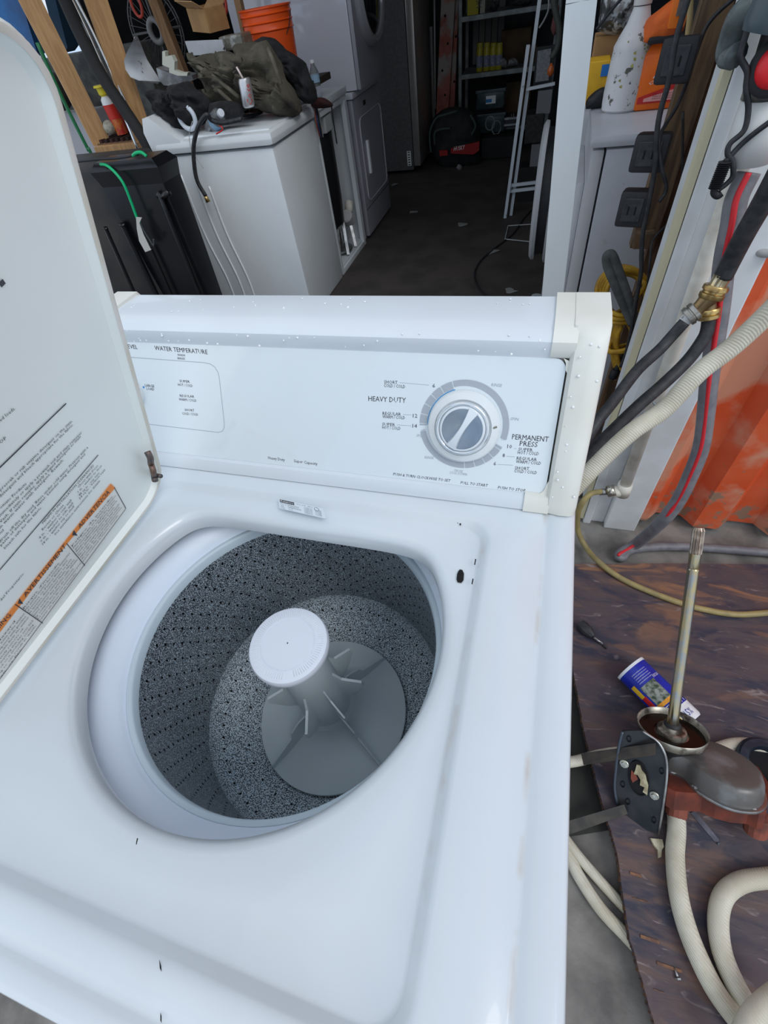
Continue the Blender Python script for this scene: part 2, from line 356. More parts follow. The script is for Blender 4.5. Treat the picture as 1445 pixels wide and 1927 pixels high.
m.loft([contour(lambda a: hole_r(a)+.004, zr-.034), contour(lambda a: hole_r(a)-.001, zr-.032), contour(lambda a: hole_r(a)-.002, zr-.012), contour(lambda a: hole_r(a)+.003, zr-.0045), contour(lambda a: hole_r(a)+.010, zr-.0015),
        contour(lambda a: hole_r(a)+.010+(max(rec(-.012)(a)-hole_r(a)-.010,.002))*.5, zr+.0004), contour(lambda a: max(rec(-.012)(a), hole_r(a)+.013), zr+.001), contour(lambda a: max(rec(-.008)(a), hole_r(a)+.015), zr+.003), contour(rec(-.002), ZD-.0025), contour(rec(.004), ZD), contour(gr(-.006), ZD), contour(gr(-.003), ZD-.0022), contour(gr(.003), ZD-.0022), contour(gr(.006), ZD),
        contour(outer(.008), ZD), contour(outer(.0025), ZD-.002), contour(outer(0), ZD-.008), contour(outer(0), ZD-.05), contour(outer(.002), ZD-.05)])
m.build('top_deck', DECK, wm, auto=50)
# tub ring and basket
BC = Vector((0, .351, 0))
m = M(); m.lathe([(.2575,.822),(.2575,.832),(.2555,.839),(.251,.8435),(.245,.845),(.238,.8435),(.228,.837),(.216,.8265),(.2105,.816),(.209,.807),(.218,.80)], BC, n=96, cap=False); m.build('tub_ring', RINGP, wm, smooth=True)
m = M(); m.lathe([(.2105,.8165),(.206,.8175),(.2035,.813),(.2030,.800)], BC, n=96, cap=False); m.build('basket_lip', LIPM, wm, smooth=True)
m = M(); m.lathe([(.290,.868),(.285,.80),(.232,.76),(.232,.40),(.05,.38)], BC, n=64, cap=False); m.build('outer_tub', HOLE, wm, smooth=True)
# perforated basket wall
NC = 392; zs = []; z = .800; r_of = lambda z: .2030 + .004*min(1, (.8-z)/.1)
rows = []
zz = .800
while zz > .585:
    rows.append(zz); rows.append(zz - .0145); zz -= .0195
rows.append(zz)
m = M(); vs = []
for z in rows:
    for k in range(NC):
        a = 2*PI*k/NC; vs.append(BC + Vector((math.cos(a)*r_of(z), math.sin(a)*r_of(z), z)))
fs = []
for i in range(len(rows)-1):
    hole_row = i % 2 == 1
    for k in range(NC):
        if hole_row and i < len(rows)-2 and (k + (i//2)*3) % 8 == 0 : continue
        fs.append((i*NC+k, i*NC+(k+1)%NC, (i+1)*NC+(k+1)%NC, (i+1)*NC+k))
m.add(vs, fs); m.build('basket_wall', SPECK, wm, smooth=True)
zb = rows[-1]
m = M(); m.lathe([(.207,zb),(.2065,zb-.012),(.199,zb-.03),(.190,zb-.042),(.186,zb-.046),(.172,zb-.058),(.150,zb-.070),(.138,zb-.080),(.10,zb-.085),(.03,zb-.085)], BC, n=96, cap=False); m.build('basket_floor', SPECK2, wm, smooth=True)
m = M()
for k in range(60):
    a = 2*PI*k/60
    for rr, zo in ((.1945,-.0348),(.160,-.0632)):
        c = BC + Vector((math.cos(a)*rr, math.sin(a)*rr, zb+zo+.0012)); u = Vector((math.cos(a)*.8, math.sin(a)*.8, .6)).normalized(); w = Vector((-math.sin(a), math.cos(a), 0))
        if rr < .18 and k % 2: continue
        m.add([c-u*.002-w*.0016, c+u*.002-w*.0016, c+u*.002+w*.0016, c-u*.002+w*.0016], [(0,1,2,3)])
tag(m.build('drain_holes', HOLE, wm), kind='stuff')
# agitator
m = M(); m.lathe([(.136,.492),(.1375,.496),(.1365,.4995),(.132,.501),(.09,.508),(.065,.517),(.052,.530),(.046,.55),(.042,.56)], BC, n=80, cap=False)
m.lathe([(.044,.545),(.041,.60),(.0385,.66),(.037,.72),(.038,.775)], BC, n=48, cap=False)
m.lathe([(.0405,.545),(.047,.548),(.050,.54)], BC, n=48, cap=False)
ag = m.build('agitator', AGIT, wm, auto=40)
def fin_mesh(ang, prof, th):
    a = math.radians(ang); d = Vector((math.cos(a), math.sin(a), 0)); w = Vector((-math.sin(a), math.cos(a), 0))*th
    return [BC + d*r + Vector((0,0,z)) - w/2 for r, z in prof], w
for ang in (-31, 59, 149, 239):
    m = M(); pr, w = fin_mesh(ang, [(.035,.50),(.035,.572),(.058,.570),(.077,.558),(.083,.541),(.133,.515),(.1365,.503),(.134,.497)], .0026); m.prism(pr, w); m.build('agitator_fin', AGIT, ag)
for ang in (60, 14, -31, -78, -148, 110):
    m = M(); pr, w = fin_mesh(ang, [(.03,.685),(.038,.682),(.048,.660),(.078,.645),(.080,.630),(.058,.592),(.040,.580),(.03,.58)], .0026 if ang == -31 else .0042); m.prism(pr, w); m.build('agitator_vane', AGIT, ag)
m = M(); m.lathe([(.030,.770),(.050,.7755),(.0525,.779),(.0525,.7835),(.0555,.7838),(.0563,.786),(.0563,.793),(.0545,.7965),(.051,.7978),(.0385,.7985),(.038,.7975),(.0372,.7975),(.0367,.7985),(.001,.799)], BC, n=80, cap=False)
m.build('agitator_cap', CAPM, ag, auto=40, label='white round agitator cap')
m = M()
for k in range(90):
    a = 2*PI*k/90
    if 5.0 < a < 5.25: continue
    d = Vector((math.cos(a), math.sin(a), 0)); w = Vector((-math.sin(a), math.cos(a), 0))*.0006
    c0 = BC + d*.041 + Vector((0,0,.7984)); c1 = BC + d*.0495 + Vector((0,0,.7981))
    m.add([c0-w, c1-w, c1+w, c0+w, c0+Vector((0,0,.0006)), c1+Vector((0,0,.0006))], [(0,1,5,4),(3,4,5,2)])
m.build('cap_ribs', CAPM, ag, kind='stuff')
# console
FB = Vector((0, .545, ZD)); FT = Vector((0, .640, 1.105)); SL = (FT - FB).normalized(); FN = Vector((1,0,0)).cross(SL).normalized()
if FN.y > 0: FN = -FN
FL = (FT - FB).length
def Fp(u, v, off=0): return P(u, v, pl=(FB + FN*off, FN)) 
def FC(s_, t_, off=0): return FB + Vector((s_,0,0)) + SL*t_ + FN*off
YB = .712
def cons_profile(x, raised=0):
    f = lambda t_, o: FC(x, t_, o)
    return [f(.0,.004), f(.010,.006), f(.018,.005), f(.022,-.001+raised*.004), f(.180,-.001+raised*.004), f(.184,.001), f(.191,.007), f(.199,.010), f(.206,.007), f(.210,.001)+Vector((0,.004,.001)), Vector((x,.66,1.109)), Vector((x,YB-.004,1.107)), Vector((x,YB,1.100)), Vector((x,YB,ZD)), ]
m = M(); m.loft([cons_profile(-.325), cons_profile(.291)], cap0=True, cap1=True); con = m.build('console', ENAMEL, wm, auto=35)
PO = .0005
m = M(); pnl = []
def rr_poly(x0, x1, y0, y1, R, n=6, corners=(1,1,1,1)):
    out = []
    for i, (cx, cy, a0) in enumerate(((x1-R, y1-R, 0), (x0+R, y1-R, PI/2), (x0+R, y0+R, PI), (x1-R, y0+R, 1.5*PI))):
        for k in range(n+1):
            a = a0 + PI/2*k/n; out.append((cx + R*math.cos(a), cy + R*math.sin(a)))
    return out
m.prism([FC(x, y, -.0005) for x, y in rr_poly(-.33, .3075, .0215, .182, .012)], FN*.001); panel = m.build('control_panel', PANEL, con)
# end caps
def endcap(sx):
    t0 = M(); x0, x1 = .290*sx, .3445*sx
    def pr(x, grow): 
        f = lambda t_, o: FC(x, t_, o)
        return [f(-.001,.006+grow), f(.012,.012+grow), f(.105,.015+grow), f(.190,.013+grow), f(.203,.012+grow), f(.212,.004)+Vector((0,.004,.003)), Vector((x,.66,1.1125)), Vector((x,YB-.002,1.111)), Vector((x,YB+.003,1.103)), Vector((x,YB+.003,ZD)), Vector((x,.60,ZD))]
    xs_ = [.3095*sx, .313*sx, .327*sx, .338*sx, .3435*sx, .3455*sx]; g = [-.009, -.003, .0015, .0005, -.003, -.007]
    t0.loft([pr(x, q) for x, q in zip(xs_, g)], cap0=True, cap1=True)
    a = [FC(x, y, -.002) for x, y in ((.291*sx,.183),(.300*sx,.182),(.306*sx,.179),(.311*sx,.172),(.314*sx,.172),(.314*sx,.2105),(.291*sx,.2105))]
    if sx > 0:
        # top and bottom returns that wrap over the console
        pt = lambda x: [FC(x,.1825,.0005), FC(x,.1835,.003), FC(x,.191,.0095), FC(x,.199,.0125), FC(x,.2065,.0095), FC(x,.2105,.003)+Vector((0,.004,.003)), Vector((x,.66,1.1115)), Vector((x,YB,1.110)), Vector((x,YB+.003,1.102)), Vector((x,YB,1.095)), Vector((x,.66,1.10))]
        t0.loft([pt(.289*sx), pt(.314*sx)], cap0=True, cap1=True)
        pb = lambda x: [FC(x,-.001,.0065), FC(x,.010,.0085), FC(x,.0205,.0075), FC(x,.0235,.001), FC(x,.0,-.01)]
        t0.loft([pb(.284*sx), pb(.314*sx)], cap0=True, cap1=True)
        t0.prism([FC(x,y,-.001) for x, y in ((.314,.178),(.3035,.1825),(.3065,.1775),(.3075,.170),(.314,.160))], FN*.004)
        t0.prism([FC(x,y,-.001) for x, y in ((.314,.050),(.3075,.036),(.3055,.028),(.302,.0235),(.296,.021),(.314,.018))], FN*.004)
    return t0
for sx in (1, -1): endcap(sx).build('end_cap', CREAM, con, auto=40)
# console print
c4 = lambda x, y: (640 + x/2.7264, 640 + y/2.7264)
c3 = lambda x, y: (150 + x/2.2231, 520 + y/2.2231)
T1 = T(); T2 = T(); KM = .00069
def ft(T_, s_, cf, a, b, hp, shear=0):
    sc = 2.7264 if cf is c4 else 2.2231
    T_.put(s_, Fp(*cf(*a), PO), Fp(*cf(*b), PO), SL, hp/sc*KM*1.05, FN*.0003, shear)
for s_, a, b, h in (('SHORT',(226,222),(294,226),15),('COLD / COLD',(225,240),(334,247),15),('HEAVY DUTY',(145,312),(337,322),24),('REGULAR',(218,383),(312,388),15),('WARM / COLD',(218,400),(333,406),15),
    ('SUPER',(216,438),(282,442),15),('HOT / COLD',(216,455),(310,461),15),('PERMANENT',(881,508),(1067,522),24),('PRESS',(920,542),(1011,549),24),('SUPER',(914,567),(987,572),15),('HOT / COLD',(910,584),(1018,591),15),
    ('REGULAR',(905,613),(1008,621),15),('WARM / COLD',(901,630),(1029,640),15),('SHORT',(896,662),(969,668),15),('COLD / COLD',(893,678),(1008,688),15)): ft(T1, s_, c4, a, b, h)
for s_, a, b in (('6',(473,243),(487,244)),('12',(373,397),(396,398)),('14',(371,449),(394,450)),('10',(857,554),(880,556)),('8',(832,600),(844,601)),('6',(786,642),(799,643))): ft(T1, s_, c4, a, b, 18)
for s_, a, b, h in (('PUSH & TURN CLOCKWISE TO SET',(272,693),(566,728),14),('PULL TO START',(617,737),(758,753),14),('PUSH TO STOP',(808,762),(950,779),14)): ft(T1, s_, c4, a, b, h, .2)
for s_, a, b in (('RINSE',(774,236),(830,241)),('SPIN',(872,410),(916,414)),('OFF',(826,514),(855,517)),('SPIN',(390,495),(430,500)),('OFF',(413,469),(438,471)),('RINSE',(433,607),(481,611)),('PAUSE',(585,674),(629,681)),('COOL DOWN',(562,685),(651,696))): ft(T2, s_, c4, a, b, 13, .2)
for s_, a, b, h in (('WATER LEVEL',(122,296),(243,304),17),('WATER TEMPERATURE',(315,308),(536,326),18),('WASH',(410,333),(441,335),9),('RINSE',(411,347),(441,349),9),('SUPER',(419,443),(461,446),11),('HOT / COLD',(412,458),(473,463),11),
    ('REGULAR',(420,504),(480,508),11),('WARM / COLD',(416,519),(489,525),11),('SHORT',(440,563),(480,566),11),('COLD / COLD',(430,578),(496,583),11),('LARGE',(274,461),(313,465),12),('LOAD',(281,475),(313,478),12),('Heavy Duty',(789,764),(858,773),13),('Super Capacity',(897,777),(995,790),13)): ft(T1, s_, c3, a, b, h)
bx = [(-100,318)] + [(190,337),(520,361),(545,366),(565,380),(578,402),(584,430),(604,612),(604,632),(596,648),(580,653),(290,619),(-100,570)]
T2.line([Fp(*c3(*q), PO+.0003) for q in bx], .0007, FN)
for a, b in (((304,218),(455,231)),((322,382),(366,384)),((291,435),(364,440)),((892,556),(905,557)),((853,596),(897,599)),((806,638),(887,642))): T2.line([Fp(*c4(*a), PO+.0003), Fp(*c4(*b), PO+.0003)], .0004, FN)
DC = (.2005, .1000)
def arc(T_, r0, r1, a0, a1, off=.0010):
    n = max(2, int(abs(a1-a0)/4)); vs = []
    for k in range(n+1):
        a = math.radians(a0 + (a1-a0)*k/n); vs += [FC(DC[0]+math.cos(a)*r0, DC[1]+math.sin(a)*r0, off), FC(DC[0]+math.cos(a)*r1, DC[1]+math.sin(a)*r1, off)]
    T_.mb.add(vs, [(2*k, 2*k+1, 2*k+3, 2*k+2) for k in range(n)])
T3 = T(); T4 = T()
arc(T2, .0475, .0545, -14, 107.5); arc(T2, .0475, .0545, 193, 276)
for a0, a1 in ((109,124),(125.5,139),(140.5,153.5),(155,167.5),(169,181),(182.3,184)): arc(T2, .0455, .0545, a0, a1)
for a0, a1 in ((277.5,290),(291.5,304),(305.5,316.5),(318,330),(331.5,335)): arc(T2, .0455, .0545, a0, a1)
arc(T3, .0437, .0448, 107, 183); arc(T3, .0437, .0448, 278, 333)
for q in ((267,464),(226,418)):
    c = Fp(*c3(*q), PO+.0003); T3.mb.add([c + (Vector((1,0,0))*math.cos(k*PI/4) + SL*math.sin(k*PI/4))*.0017 for k in range(8)], [tuple(range(8))])
T1.build('printed_text', INK, con, kind='stuff'); T2.build('printed_scale', INKG, con, kind='stuff'); T3.build('blue_marks', INKB, con, kind='stuff')
# dial
def dial(cx, cy, rs, rk, name, bar_ang, full=True):
    d0 = FC(cx, cy, 0)
    m = M(); m.lathe([(rs,.0005),(rs,.006),(rs-.002,.009),(rk+.003,.012),(rk+.002,.010),(.005,.010)], d0, FN, n=64, cap=False); dd = m.build(name, mat(name+'_skirt', (.70,.74,.76), rough=.15, coat=.5), con, auto=30)
    if full:
        m = M(); m.lathe([(rk+.0015,.0095),(rk+.001,.015),(rk-.001,.017),(rk-.0035,.016),(rk-.004,.012)], d0, FN, n=64, cap=False); m.build('chrome_ring', CHROME, dd, smooth=True)
        m = M(); m.lathe([(rk-.004,.012),(rk-.004,.016),(rk-.006,.018),(rk-.007,.0175)], d0, FN, n=64, cap=False); m.build('knob_rim', ENAMEL, dd, smooth=True)
        m = M(); m.lathe([(rk-.0065,.0165),(.0005,.0145)], d0, FN, n=48, cap=False); m.build('chrome_face', mat('dial_grey_chrome', (.32,.36,.40), (.22,.26,.30), 20, rough=.22, metal=.85), dd, smooth=True)
        a = math.radians(bar_ang); dx = Vector((1,0,0))*math.cos(a) + SL*math.sin(a); wx = FN.cross(dx)
        R_ = rk - .0055; rings = []
        for k in range(13):
            t_ = -1 + 2*k/12; w = .0040 + .0045*t_*t_; x_ = t_*R_*.985
            c = d0 + dx*x_ + FN*.012; hgt = .020 + .004*(1 - t_*t_)
            rings.append([c - wx*w, c - wx*w*.7 + FN*(hgt-.012), c + wx*w*.7 + FN*(hgt-.012), c + wx*w])
        m = M(); m.loft(rings, True, True); m.build('grip_bar', ENAMEL, dd, auto=40)
        m = M(); q = math.radians(6); c = d0 + (Vector((1,0,0))*math.cos(q) + SL*math.sin(q))*(rk+.0065) + FN*.0115; r_ = (Vector((1,0,0))*math.cos(q+.3) + SL*math.sin(q+.3)); tt = FN.cross(r_)
        m.add([c - r_*.0025 - tt*.0011, c + r_*.0025 - tt*.0011, c + r_*.0025 + tt*.0011, c - r_*.0025 + tt*.0011], [(0,1,2,3)]); m.build('pointer_mark', mat('olive_mark', (.2,.2,.16), rough=.6), dd)
    return dd
dial(DC[0]+.001, DC[1]-.001, .0440, .0315, 'cycle_dial', 62)
kc = P(*c3(222, 492), pl=(FB, FN)); dial(kc.x, (kc-FB).dot(SL), .0215, .012, 'water_level_knob', 90)
# rating label and small openings on the deck
m = M(); a = [P(524,939,z=zr+.012), P(607,957,z=zr+.012), P(614,977,z=zr+.010), P(526,957,z=zr+.010)]
m.prism(a, (0,0,.0006)); lab = m.build('rating_label', mat('silver_label', (.60,.66,.72), rough=.35), wm)
Tl = T(); e = Vector((0,0,.0007)); ex = (a[1]-a[0]); ey = (a[0]-a[3])
def lp(s_, t_): return a[3] + ex*s_ + ey*t_ + e
m = M(); m.prism([lp(.03,.66), lp(.36,.66), lp(.36,.95), lp(.03,.95)], (0,0,.0002)); m.build('label_block', INK, lab)
Tw = T(); Tw.put('Kenmore', lp(.05,.72)+Vector((0,0,.0004)), lp(.34,.72)+Vector((0,0,.0004)), ey, .003); Tw.build('label_name', INKW, lab)
for s_, a_, b_, t_, h in (('MOD. 110',.04,.17,.46,.0016),('29432700',.2,.46,.44,.0024),('CM4759502',.2,.5,.24,.0024),('111',.22,.3,.06,.0022),('SER.',.04,.12,.26,.0016),('TYPE',.04,.13,.08,.0016),('KG. 120',.42,.5,.8,.0016),('60 HZ',.53,.62,.8,.0016),('AMPS 10',.66,.78,.8,.0016)): Tl.put(s_, lp(a_,t_), lp(b_,t_), ey, h)
for k in range(6): Tl.put('FOR SERVICE CALL', lp(.58,.62-k*.11), lp(.76,.62-k*.11), ey, .0013)
for k in range(5): Tl.put('UL LISTED', lp(.82,.6-k*.12), lp(.96,.6-k*.12), ey, .0015)
Tl.line([lp(.86+.05*math.cos(k*PI/6), .75+.18*math.sin(k*PI/6)) for k in range(13)], .0005, (0,0,1)); Tl.build('label_print', INK, lab)
def deck_patch(pix, z, name, th=.0007):
    m = M(); m.prism([P(u, v, z=z) for u, v in pix], (0,0,th)); return m.build(name, HOLE, wm)
deck_patch([(865,1072),(870,1073),(873,1080),(872,1092),(868,1097),(861,1096),(859,1090),(860,1081),(862,1076)], zr+.0014, 'lid_switch_hole')
for q in ([(894,1052),(896,1053),(894,1063),(892,1063)], [(889,1089),(891,1090),(889,1100),(887,1099)]): deck_patch(q, zr+.008, 'slot')
for q in ((861,983),(866,987)): deck_patch([(q[0]-1.5,q[1]-1.5),(q[0]+1.5,q[1]-1.5),(q[0]+1,q[1]+2),(q[0]-.5,q[1]+2)], zr+.006, 'chip')
for q in ([(300,1806),(303,1818),(304,1828),(301,1822)], [(258,1577),(260,1578),(257,1590),(256,1588)], [(302,1906),(304,1912),(304,1925),(302,1920)]): deck_patch(q, ZD+.0003, 'scratch', .0003)
# water drops on the console
m = M()
for i in range(80):
    if random.random() < .5: c = FC(random.uniform(-.3,.34), random.uniform(.184,.205), .009); nn = FN
    elif random.random() < .4: c = FC(random.uniform(.315,.34), random.uniform(.02,.2), .014); nn = FN
    else: c = Vector((random.uniform(-.3,.34), random.uniform(.65,.70), 1.109)); nn = Vector((0,0,1))
    r_ = random.uniform(.0006,.0016); m.lathe([(r_,-.0005),(r_*.9,r_*.35),(r_*.5,r_*.6),(.0001,r_*.7)], c, nn, n=8, cap=False)
m.build('water_drops', mat('water', (.85,.88,.9), rough=.05, spec=.6), con, smooth=True, kind='stuff')
# --- lid
LP0 = Vector((-.243, .5, .916)); LU = Vector((.351, 0, .936)).normalized(); LN = LU.cross(Vector((0,1,0))).normalized()
if LN.x < 0: LN = -LN
def Lp(u, v, off=0): return P(u, v, pl=(LP0 + LN*off, LN))
def LC(y, t_, off=0): return Vector((0,y,0)) + Vector((LP0.x,0,LP0.z)) + LU*t_ + LN*off
def lidout(d, R=.05): return rr_poly(.065+d, .506-d, .0+d, .506-d, R-d, 8)
m = M()
m.loft([[LC(y,t_,-.012) for y,t_ in lidout(.003)], [LC(y,t_,-.006) for y,t_ in lidout(0)], [LC(y,t_,.004) for y,t_ in lidout(0)], [LC(y,t_,.008) for y,t_ in lidout(.003)], [LC(y,t_,.0075) for y,t_ in lidout(.007)], [LC(y,t_,.001) for y,t_ in lidout(.013)], [LC(y,t_,0) for y,t_ in lidout(.022)]], cap0=True, cap1=True)
lid = m.build('lid', LIDW, wm, auto=40)
m = M(); m.loft([[LC(y,t_,.0084) for y,t_ in lidout(.0022)], [LC(y,t_,.0088) for y,t_ in lidout(.004)], [LC(y,t_,.0078) for y,t_ in lidout(.0075)]]); m.build('lid_edge', mat('yellowed_edge', (.62,.60,.52), (.70,.69,.66), 14, rough=.5), lid, smooth=True)
c6 = lambda x, y: (x/2.7515, 700 + y/2.7529)
TL = T(); LO = .0006
def lt(s_, a, b, h, T_=None): (T_ or TL).put(s_, Lp(*c6(*a), LO), Lp(*c6(*b), LO), LU, h, LN*.0003)
for s_, a, b in (('for mixed loads.',(-70,318),(80,192)),('STOP',(-28,398),(35,345)),('presoak or rub enzyme detergent on the stain.',(2,617),(376,256)),('detergent and bleach appropriate for the fabric.',(0,652),(380,275)),
    ('Tomato Products',(-10,722),(137,582)),('Immediately or apply a prewash soil and stain remover.',(-5,755),(426,314)),('Wash. If stain remains, apply a liquid detergent to stain',(-8,795),(418,337)),('in warm water with detergent. Rewash.',(0,812),(330,457)),
    ('Mud',(-10,850),(20,822)),('Brush off the dry mud. Rinse under cold water. Pretreat with a',(0,884),(456,393)),('paste of detergent and water. Launder using detergent and',(5,903),(440,430)),('bleach safe for the fabric.',(25,918),(216,703)),
    ('MINIMUM INSTALLATION CLEARANCES',(222,788),(485,487)),('Recess or Closet',(220,822),(330,692)),('Closet with Door',(405,602),(508,487)),('4 in. - washer to rear wall',(205,866),(370,667)),('1 in. - washer to door',(405,626),(528,487)),
    ('0 in. - washer to side wall',(212,883),(378,682)),('48 sq in. - top vent',(410,645),(515,525)),('18 in. - washer top to shelf',(222,897),(385,697)),('24 sq in. - bottom vent',(412,662),(545,508)),('See installation instructions for details.',(285,847),(520,563)),
    ('Manual del Propietario.',(-60,1265),(126,1043))): lt(s_, a, b, .0034)
TL.line([Lp(*c6(-60,553),LO+.0004), Lp(*c6(343,163),LO+.0004)], .0014, LN); TL.line([Lp(*c6(-60,1095),LO+.0004), Lp(*c6(509,430),LO+.0004)], .0012, LN)
TL.line([Lp(0,537,LO+.0004), Lp(8,529,LO+.0004)], .004, LN)
m = M(); m.prism([Lp(*c6(*q), .0004) for q in ((-80,1400),(575,575),(588,585),(653,708),(642,727),(-80,1722))], LN*.0006); wl = m.build('warning_label', LABELW, lid)
m = M(); m.prism([Lp(*c6(*q), .0011) for q in ((-80,1400),(573,578),(596,600),(350,885),(-80,1452))], LN*.0003); m.build('warning_banner', ORANGE, lid)
TB = T(); LO = .0016
lt('ADVERTENCIA',(412,812),(568,626),.0078,TB); lt('AVERTISSEMENT',(132,1168),(343,905),.0078,TB); lt('WARNING',(-95,1432),(58,1262),.0078,TB)
for q in ((388,838),(107,1192)):
    TB.mb.add([Lp(*c6(q[0]-14,q[1]+8),LO), Lp(*c6(q[0]+14,q[1]+10),LO), Lp(*c6(q[0]-6,q[1]-20),LO)], [(0,1,2)])
def body(tl, tr, bl, br, lines):
    n = len(lines)
    for i, (s_, f) in enumerate(lines):
        q = (i + .75)/n; a = [tl[k] + (bl[k]-tl[k])*q for k in (0,1)]; b = [tr[k] + (br[k]-tr[k])*q for k in (0,1)]
        b = [a[k] + (b[k]-a[k])*f for k in (0,1)]; lt(s_, a, b, .0030, TB)
body((368,898),(590,625),(432,985),(636,716),[('Peligro de incendio',.95),('Nunca coloque en la lavadora articulos',1),('que esten humedos con gasolina u otros',.95),('fluidos inflamables. Ninguna lavadora',.98),('puede eliminar completamente el aceite.',.9),('No seque ningun articulo que haya tenido',1),('algun tipo de aceite (incluyendo aceites',.97),('de cocina). No seguir estas instrucciones',1),('puede ocasionar la muerte o incendio.',.9)])
body((115,1222),(345,925),(210,1290),(432,1000),[("Risque d'incendie",.8),('Ne jamais mettre des articles humectes',1),("d'essence ou d'autres fluides dans",.9),('la laveuse. Aucune laveuse ne peut',.95),("completement enlever l'huile. Ne pas",.97),("faire secher des articles salis d'huile",1),('(y compris les huiles de cuisson).',.88),('Le non-respect de ces instructions peut',1),('causer un deces ou un incendie.',.85)])
body((-80,1475),(110,1235),(-80,1700),(205,1320),[('Fire Hazard',.8),('Never place items in the washer',1),('that are dampened with gasoline',.98),('or other flammable fluids. No washer',1),('can completely remove oil.',.85),('Do not dry anything that has ever had',1),('any type of oil on it (including cooking',.97),('oils). Doing so can result in death,',.98),('explosion, or fire.',.7)])
for a, b in (((345,888),(440,1003)),((78,1203),(222,1302)),((-80,1700),(642,722)),((642,722),(652,706)),((652,706),(592,598))): TB.line([Lp(*c6(*a),LO), Lp(*c6(*b),LO)], .0009, LN)
TL.build('care_text', INK, lid, kind='stuff'); TB.build('warning_text', INK, lid, kind='stuff')
m = M(); hp = [Lp(277,850,.012), Lp(283,862,.016), Lp(284,872,.010), Lp(288,885,.016), Lp(290,896,.012), Lp(292,905,.016)]
m.tube(hp, .0042, n=8, sm=3); m.tube([Lp(288,893,.004), Lp(303,896,.02)], .003, sm=0); m.build('lid_hinge', mat('dark_hinge', (.12,.11,.11), (.2,.13,.10), 80, rough=.5, metal=.6), lid, smooth=True)
# screws/feet of the cabinet
for x in (-.29,.29):
    for y in (.06,.60):
        m = M(); m.lathe([(.02,0),(.02,.012),(.008,.014),(.008,.03)], (x,y,0), n=12); m.build('levelling_foot', BLACKM, wm)

V = Vector
def bl_box(cx, cy, a, b): pass
def obox(m, o, ex, ey, ez, bev=0):
    """box from a corner and three edge vectors, optionally bevelled"""
    o, ex, ey, ez = map(Vector, (o, ex, ey, ez)); t = M(); lx, ly, lz = ex.length, ey.length, ez.length
    t.box((0,0,0), (lx,ly,lz), bev); a, b, c = ex/lx, ey/ly, ez/lz
    m.add([o + a*v.x + b*v.y + c*v.z for v in t.v], t.f); return m

# ------------------------------------------------------------------ ground on the right
m = M(); BZ = .046
bp = [P(1040,1062,z=BZ), P(1078,1255,z=BZ), P(1098,1371,z=BZ), P(1128,1493,z=BZ), P(1159,1594,z=BZ), P(1186,1770,z=BZ), P(1232,1927,z=BZ), P(1262,2040,z=BZ)]
e2 = [P(1900,2040,z=BZ), P(1900,1075,z=BZ), P(1445,1062,z=BZ), P(1250,1060,z=BZ)]
edge = []
for a, b in zip(bp[:-1], bp[1:]):
    for k in range(10): q = a.lerp(b, k/10); edge.append(q + V((random.uniform(-.0012,.0012), 0, 0)))
m.prism(edge + [bp[-1]] + e2, (0,0,-.018)); brd = m.build('plywood_board', PLY, label='weathered dark purple-brown plywood board lying on the concrete', cat='board')
m = M()
for i, q in enumerate(edge):
    if i < 12: continue
    m.box(q + V((-.0015,0,-.018)), q + V((.001,.012,-.0005)))
m.build('splintered_edge', mat('raw_ply_edge', (.14,.07,.035), (.05,.03,.025), 60, rough=.9), brd, kind='stuff')
for u, v, L_, w in ((1190,1690,30,8),(1185,1640,22,12),(1205,1765,34,5),(1236,1815,46,10),(1230,1862,20,6)):
    m = M(); m.box(P(u,v,z=BZ), P(u+L_,v+w,z=BZ) + V((0,0,.0025))); m.build('splinter', mat('splinter_wood%d'%u, (.26,.13,.07), (.14,.08,.06), 60, rough=.9), brd)
m = M(); m.prism([P(q[0],q[1],z=.004) for q in ((1040,1255),(1078,1262),(1100,1371),(1138,1520),(1160,1560),(1075,1574),(1040,1580))], (0,0,.004)); m.build('dark_ground_sheet', mat('dark_sheet', (.035,.035,.03), (.022,.022,.02), 10, rough=.8, bump=.2), label='dark flat sheet on the concrete between washer and plywood board', cat='mat')  # flat dark sheet covering a strip of the concrete
# screwdriver
t = thing('screwdriver', 'stubby black-handled screwdriver lying on the plywood board', 'screwdriver', P(1115,1180,z=BZ))
a = P(1090,1172,z=BZ+.016); b = P(1116,1198,z=BZ+.014); c = P(1134,1212,z=BZ+.008); d = P(1142,1220,z=BZ+.004)
ax = (b-a).normalized(); L_ = (b-a).length
m = M(); m.lathe([(.004,0),(.014,L_*.05),(.0175,L_*.3),(.0165,L_*.6),(.012,L_*.85),(.008,L_)], a, ax, n=10); m.build('handle', RUBBER, t, auto=30)
m = M(); m.tube([b, c], .004, sm=0); m.build('shank', STEEL, t, smooth=True); m = M(); m.tube([c, d], .0035, sm=0); m.build('tip', BLACKM, t)
